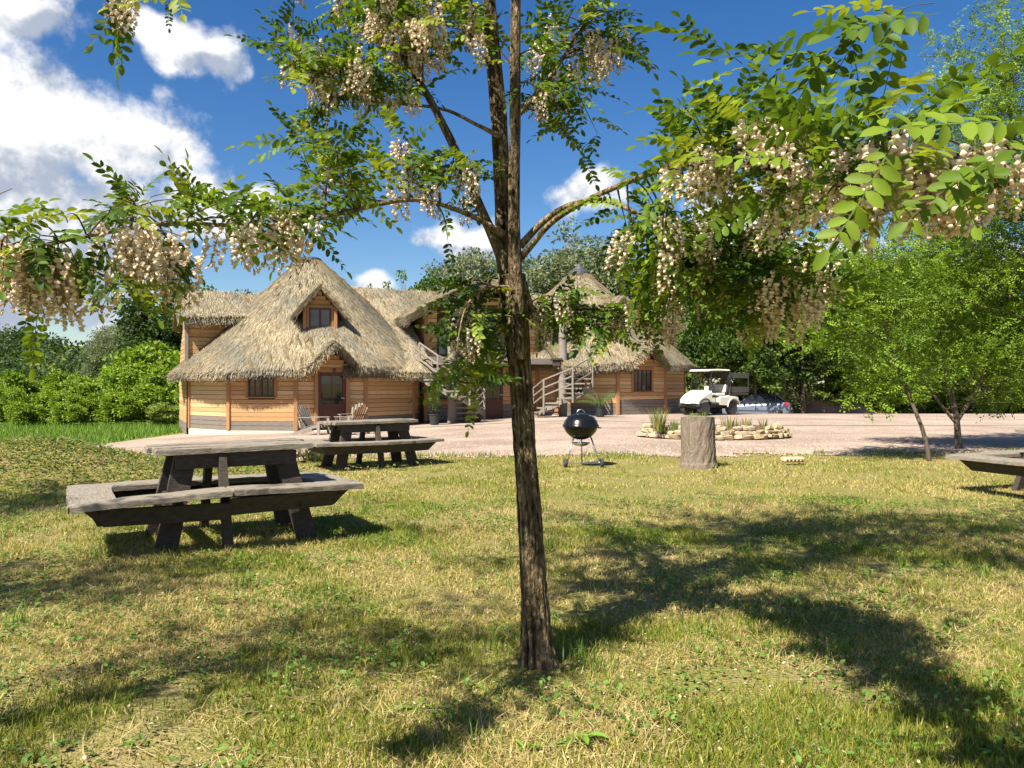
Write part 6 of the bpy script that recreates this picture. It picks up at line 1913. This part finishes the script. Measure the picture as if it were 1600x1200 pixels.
def blades(n, y0, y1, hh, wid, segs, dens_fn=None):
    x, y = region(n, y0, y1)
    lush = fbm(x, y, 1.3, 40); dry = fbm(x + 50, y, 1.0, 50); bare = fbm(x, y + 30, .7, 60)
    keep = on_lawn(x, y) & (RG.uniform(0, 1, n) < np.clip(1.35 - 1.5 * np.clip(bare - .42, 0, 1) * 3.2, .12, 1)) & (np.hypot(x - .12, y - 3.88) > .11 + .28 * RG.uniform(0, 1, n) ** 2)
    worn = np.exp(-(((x - .35) / .75) ** 2 + ((y - 3.65) / .55) ** 2)); keep &= RG.uniform(0, 1, n) > .62 * worn
    dry = dry + .18 * worn
    x, y, lush, dry = x[keep], y[keep], lush[keep], dry[keep]; n = len(x)
    h = hh * RG.uniform(.45, 1.25, n) * (.55 + .9 * lush); a = RG.uniform(0, 2 * math.pi, n); lean = RG.uniform(.1, 1.1, n) ** 1.2
    straw = (RG.uniform(0, 1, n) < np.clip((dry - .40) * 2.6 + .30, .10, .84))
    lean = np.where(straw, lean + RG.uniform(0, 1.6, n), lean)
    d = np.stack([np.cos(a), np.sin(a), np.zeros(n)], 1); b = np.stack([x, y, T(x, y) - .004], 1)
    ww = wid * RG.uniform(.6, 1.35, n); fa = RG.uniform(0, 2 * math.pi, n); wv = np.stack([np.cos(fa), np.sin(fa), np.zeros(n)], 1) * ww[:, None] / 2
    g1 = np.array((.16, .195, .02)); g2 = np.array((.30, .30, .042)); g3 = np.array((.08, .125, .016)); s1 = np.array((.50, .41, .18)); s2 = np.array((.36, .275, .11))
    q = RG.uniform(0, 1, (n, 1)); col = np.where(q < .5, g1 * (1 - q * 2) + g2 * q * 2, g1 * (2 - 2 * q) + g3 * (2 * q - 1))
    qs = RG.uniform(0, 1, (n, 1)); col = np.where(straw[:, None], s1 * qs + s2 * (1 - qs), col) * RG.uniform(.8, 1.2, (n, 1))
    rows = []
    nrm = 1 / np.sqrt(1 + lean ** 2)
    for i in range(segs + 1):
        f = i / segs
        p = b + d * (h * lean * nrm * f ** 1.6)[:, None] + np.array([0, 0, 1.]) * (h * (nrm * f + .12 * f * (1 - f)))[:, None]
        if i < segs: rows += [p - wv * (1 - .55 * f), p + wv * (1 - .55 * f)]
        else: rows += [p]
    k = len(rows); V = np.stack(rows, 1).reshape(-1, 3); o = (np.arange(n) * k)[:, None]
    F = []
    for i in range(segs - 1): F.append(o + np.array([2 * i, 2 * i + 1, 2 * i + 3, 2 * i + 2]))
    F.append(o + np.array([2 * segs - 2, 2 * segs - 1, 2 * segs]))
    return V, F, np.repeat(col, k, 0)


g = Geo()
for args in ((135000, 2.2, 4.6, .055, .0048, 2), (125000, 4.4, 7.5, .052, .0062, 2), (90000, 7.3, 11, .055, .010, 1), (80000, 10.8, 16.2, .055, .014, 1)):
    V, F, C = blades(*args); g.add(V, F, C)
tag(g.build('grass', M['grass']), 'short patchy lawn grass, green and straw coloured', 'grass', kind='stuff')

# taller tufts round the trunk foot and here and there
g = Geo()
cx = [(.30, 3.95), (.36, 3.80), (-.05, 4.05), (.25, 4.1)] + [tuple(np.array(region(1, 2.4, 9))[:, 0]) for _ in range(36)]
for (x0, y0) in cx:
    n = int(RG.integers(14, 40)); x = x0 + RG.normal(0, .045, n); y = y0 + RG.normal(0, .045, n); h = RG.uniform(.06, .14, n); a = RG.uniform(0, 6.28, n); ln = RG.uniform(.1, .7, n)
    b = np.stack([x, y, T(x, y)], 1); d = np.stack([np.cos(a), np.sin(a), 0 * a], 1); w = np.stack([-np.sin(a), np.cos(a), 0 * a], 1) * .0028
    m1 = b + d * (h * ln * .35)[:, None] + np.array([0, 0, 1]) * (h * .6)[:, None]; tp = b + d * (h * ln)[:, None] + np.array([0, 0, 1]) * (h * .95)[:, None]
    V = np.stack([b - w, b + w, m1 + w * .8, m1 - w * .8, tp], 1).reshape(-1, 3); o = (np.arange(n) * 5)[:, None]
    c = np.array((.11, .18, .03)) * RG.uniform(.7, 1.5, (n, 1)); g.add(V, [o + np.array([0, 1, 2, 3]), o + np.array([3, 2, 4])], np.repeat(c, 5, 0))
tag(g.build('tall_grass', M['grass']), 'taller grass tufts at the foot of the trunk and across the lawn', 'grass', kind='stuff')

# lying straw, broad weed leaves, fallen petals
x, y = region(26000, 2.2, 9); k = on_lawn(x, y) & (fbm(x + 50, y, 1.0, 50) > .38); x, y = x[k], y[k]; n = len(x)
a = RG.uniform(0, 6.28, n); L = RG.uniform(.04, .14, n); d = np.stack([np.cos(a), np.sin(a), RG.uniform(-.12, .25, n)], 1) * L[:, None]; w = np.stack([-np.sin(a), np.cos(a), 0 * a], 1) * RG.uniform(.0012, .0026, (n, 1))
b = np.stack([x, y, T(x, y) + RG.uniform(.004, .03, n)], 1); V = np.stack([b - w, b + w, b + d + w * .5, b + d - w * .5], 1).reshape(-1, 3)
c = np.array((.46, .37, .19)) * RG.uniform(.6, 1.25, (n, 1)) * np.array([1, 1, .95]); g = Geo(); g.add(V, [np.arange(n * 4).reshape(n, 4)], np.repeat(c, 4, 0))
tag(g.build('cut_straw', M['grass']), 'dry cut straw lying over the lawn', 'straw', kind='stuff')

lf = leaflet(1.0, .62, .1)
x, y = region(15000, 2.2, 9.5); k = on_lawn(x, y) & (fbm(x, y, .55, 71) > .5); x, y = x[k], y[k]; n = len(x); m = 3
x = np.repeat(x, m) + RG.normal(0, .016, n * m); y = np.repeat(y, m) + RG.normal(0, .016, n * m); n = len(x)
a = RG.uniform(0, 6.28, n); X = np.stack([np.cos(a), np.sin(a), RG.uniform(-.1, .9, n)], 1); Z = unit(np.array([0, 0, 1.]) + RG.normal(0, .3, (n, 3)))
V, F, C = scatter(lf[0], [lf[1], lf[2]], np.ones((len(lf[0]), 3)), np.stack([x, y, T(x, y) + RG.uniform(.008, .05, n)], 1), X, Z, RG.uniform(.012, .034, n), np.array((.085, .16, .025)) * RG.uniform(.7, 1.6, (n, 1)))
g = Geo(); g.add(V, F, C); tag(g.build('clover_weeds', M['grass']), 'small round-leaved weeds spread through the lawn', 'weeds', kind='stuff')

x, y = region(5200, 2.2, 7.5); k = RG.uniform(0, 1, len(x)) < .25 + .75 * np.exp(-(((x - .4) / 1.6) ** 2 + ((y - 3.6) / 1.3) ** 2)); x, y = x[k], y[k]; n = len(x)
a = RG.uniform(0, 6.28, n); X = np.stack([np.cos(a), np.sin(a), RG.uniform(-.3, .3, n)], 1); Z = unit(np.array([0, 0, 1.]) + RG.normal(0, .5, (n, 3)))
V, F, C = scatter(lf[0], [lf[1], lf[2]], np.ones((len(lf[0]), 3)), np.stack([x, y, T(x, y) + RG.uniform(.006, .035, n)], 1), X, Z, RG.uniform(.007, .020, n), np.array((.60, .48, .33)) * RG.uniform(.6, 1.15, (n, 1)))
g = Geo(); g.add(V, F, C); tag(g.build('fallen_petals', M['petal']), 'cream petals fallen on the grass under the tree', 'petals', kind='stuff')

# a few larger weeds one can pick out in the foreground
def rosette(x, y, n, L, label, seed):
    r = np.random.default_rng(seed); t = thing('weed_plant', label, 'plant', (x, y, float(T(x, y))), 0, 'broad-leaved weeds in the foreground')
    for k in range(n):
        a = 2 * math.pi * k / n + r.uniform(-.3, .3); v = lf[0].copy() * L * r.uniform(.7, 1.15); v[:, 1] *= .42
        el = r.uniform(.25, 1.0); v[:, 2] += v[:, 0] * math.tan(el) * .6 - (v[:, 0] ** 2) * 3.0
        gg = Geo(); gg.add(v @ rotz(a).T, [lf[1], lf[2]], np.array((.12, .21, .03)) * r.uniform(.75, 1.4)); gg.build('leaf', M['grass'], t)


for k, (px_, py_, n, L, lab) in enumerate([(905, 1160, 9, .13, 'spreading leafy weed in the foreground just right of the trunk line'), (1395, 1150, 8, .09, 'bright upright weed near the lower right'), (1445, 1170, 6, .09, 'small weed beside the bright upright weed'), (650, 1110, 7, .10, 'broad-leaved weed left of the trunk foot'), (1240, 950, 8, .10, 'weed in the shade right of the tree'), (560, 1030, 7, .08, 'weed in the sunny grass left of the tree'), (1560, 1180, 7, .09, 'weed at the lower right corner'), (820, 1175, 6, .08, 'weed at the bottom edge below the trunk'), (200, 1090, 6, .08, 'weed in the shaded grass at the lower left')]):
    Y = CAM_H * F_PX / (py_ - 600); rosette((px_ - 800) / F_PX * Y, Y, n, L, lab, 500 + k)

# withered ivy and cuttings over the mound
r = np.random.default_rng(8); n = 15000
x = -6.9 + r.normal(0, 1.9, n); y = 11.5 + r.normal(0, .95, n); a = r.uniform(0, 6.28, n)
X = np.stack([np.cos(a), np.sin(a), r.uniform(-.3, .6, n)], 1); Z = unit(np.array([0, -.3, 1.]) + r.normal(0, .5, (n, 3)))
cc = np.array([(.10, .15, .03), (.15, .19, .04), (.22, .17, .07), (.08, .13, .025)])[r.integers(0, 4, n)] * r.uniform(.7, 1.3, (n, 1))
V, F, C = scatter(LEAF_Q[0], LEAF_Q[1], LEAF_Q[2], np.stack([x, y, T(x, y) + r.uniform(0, .09, n)], 1), X, Z, r.uniform(.03, .065, n), cc)
g = Geo(); g.add(V, F, C); tag(g.build('ground_cover', M['grass']), 'half-withered creeping plants over the mound', 'ground cover', kind='stuff')

# rougher grass along the edge of the yard and the meadow left of the lodge
n = 26000; x = r.uniform(-34, -11.5, n); y = r.uniform(22, 38, n); h = r.uniform(.10, .30, n); a = r.uniform(0, 6.28, n)
b = np.stack([x, y, T(x, y)], 1); w = np.stack([np.cos(a), np.sin(a), 0 * a], 1) * .022; tp = b + np.stack([r.normal(0, .06, n), r.normal(0, .06, n), h], 1)
ok = (x < -13.2) | (y > 33); V = np.stack([b - w, b + w, tp], 1)[ok].reshape(-1, 3); n = int(ok.sum())
g = Geo(); g.add(V, [np.arange(n * 3).reshape(n, 3)], np.repeat(np.array((.12, .21, .03)) * r.uniform(.7, 1.4, (n, 1)), 3, 0)); tag(g.build('meadow_grass', M['grass']), 'fresh green meadow beyond the yard, left of the lodge', 'grass', kind='stuff')

# loose stones and weeds scattered over the near part of the yard and along its ragged edge
r = np.random.default_rng(17); n = 5200
x = r.uniform(-11, 13, n); y = np.interp(x, edgeA[:, 0], edgeA[:, 1]) + r.exponential(1.6, n) - .25
bv, bf = chamfer_box(np.array([.5, .4, .3]), .18); a = r.uniform(0, 6.28, n)
by = {}
for f in bf: by.setdefault(len(f), []).append(f)
V, F, C = scatter(bv, [np.array(q) for q in by.values()], np.ones((len(bv), 3)), np.stack([x, y, T(x, y) + .012], 1), np.stack([np.cos(a), np.sin(a), 0 * a], 1), unit(np.array([0, 0, 1.]) + r.normal(0, .3, (n, 3))), r.uniform(.015, .045, n), np.array((.48, .38, .32)) * r.uniform(.55, 1.3, (n, 1)))
g = Geo(); g.add(V, F, C); tag(g.build('loose_stones', M['stone']), 'loose pinkish stones scattered at the lawn side of the yard', 'gravel', kind='stuff')
n = 5200; x = r.uniform(-11, 13, n); y = np.interp(x, edgeA[:, 0], edgeA[:, 1]) + r.normal(.05, .22, n); k = fbm(x, y, .9, 33) > .47; x, y = x[k], y[k]; n = len(x)
h = r.uniform(.04, .14, n); a = r.uniform(0, 6.28, n); b = np.stack([x, y, T(x, y)], 1); w = np.stack([np.cos(a), np.sin(a), 0 * a], 1) * .009; tp = b + np.stack([r.normal(0, .03, n), r.normal(0, .03, n), h], 1)
g = Geo(); g.add(np.stack([b - w, b + w, tp], 1).reshape(-1, 3), [np.arange(n * 3).reshape(n, 3)], np.repeat(np.array((.15, .20, .03)) * r.uniform(.6, 1.5, (n, 1)), 3, 0)); tag(g.build('edge_weeds', M['grass']), 'weeds growing into the gravel along the lawn edge', 'weeds', kind='stuff')
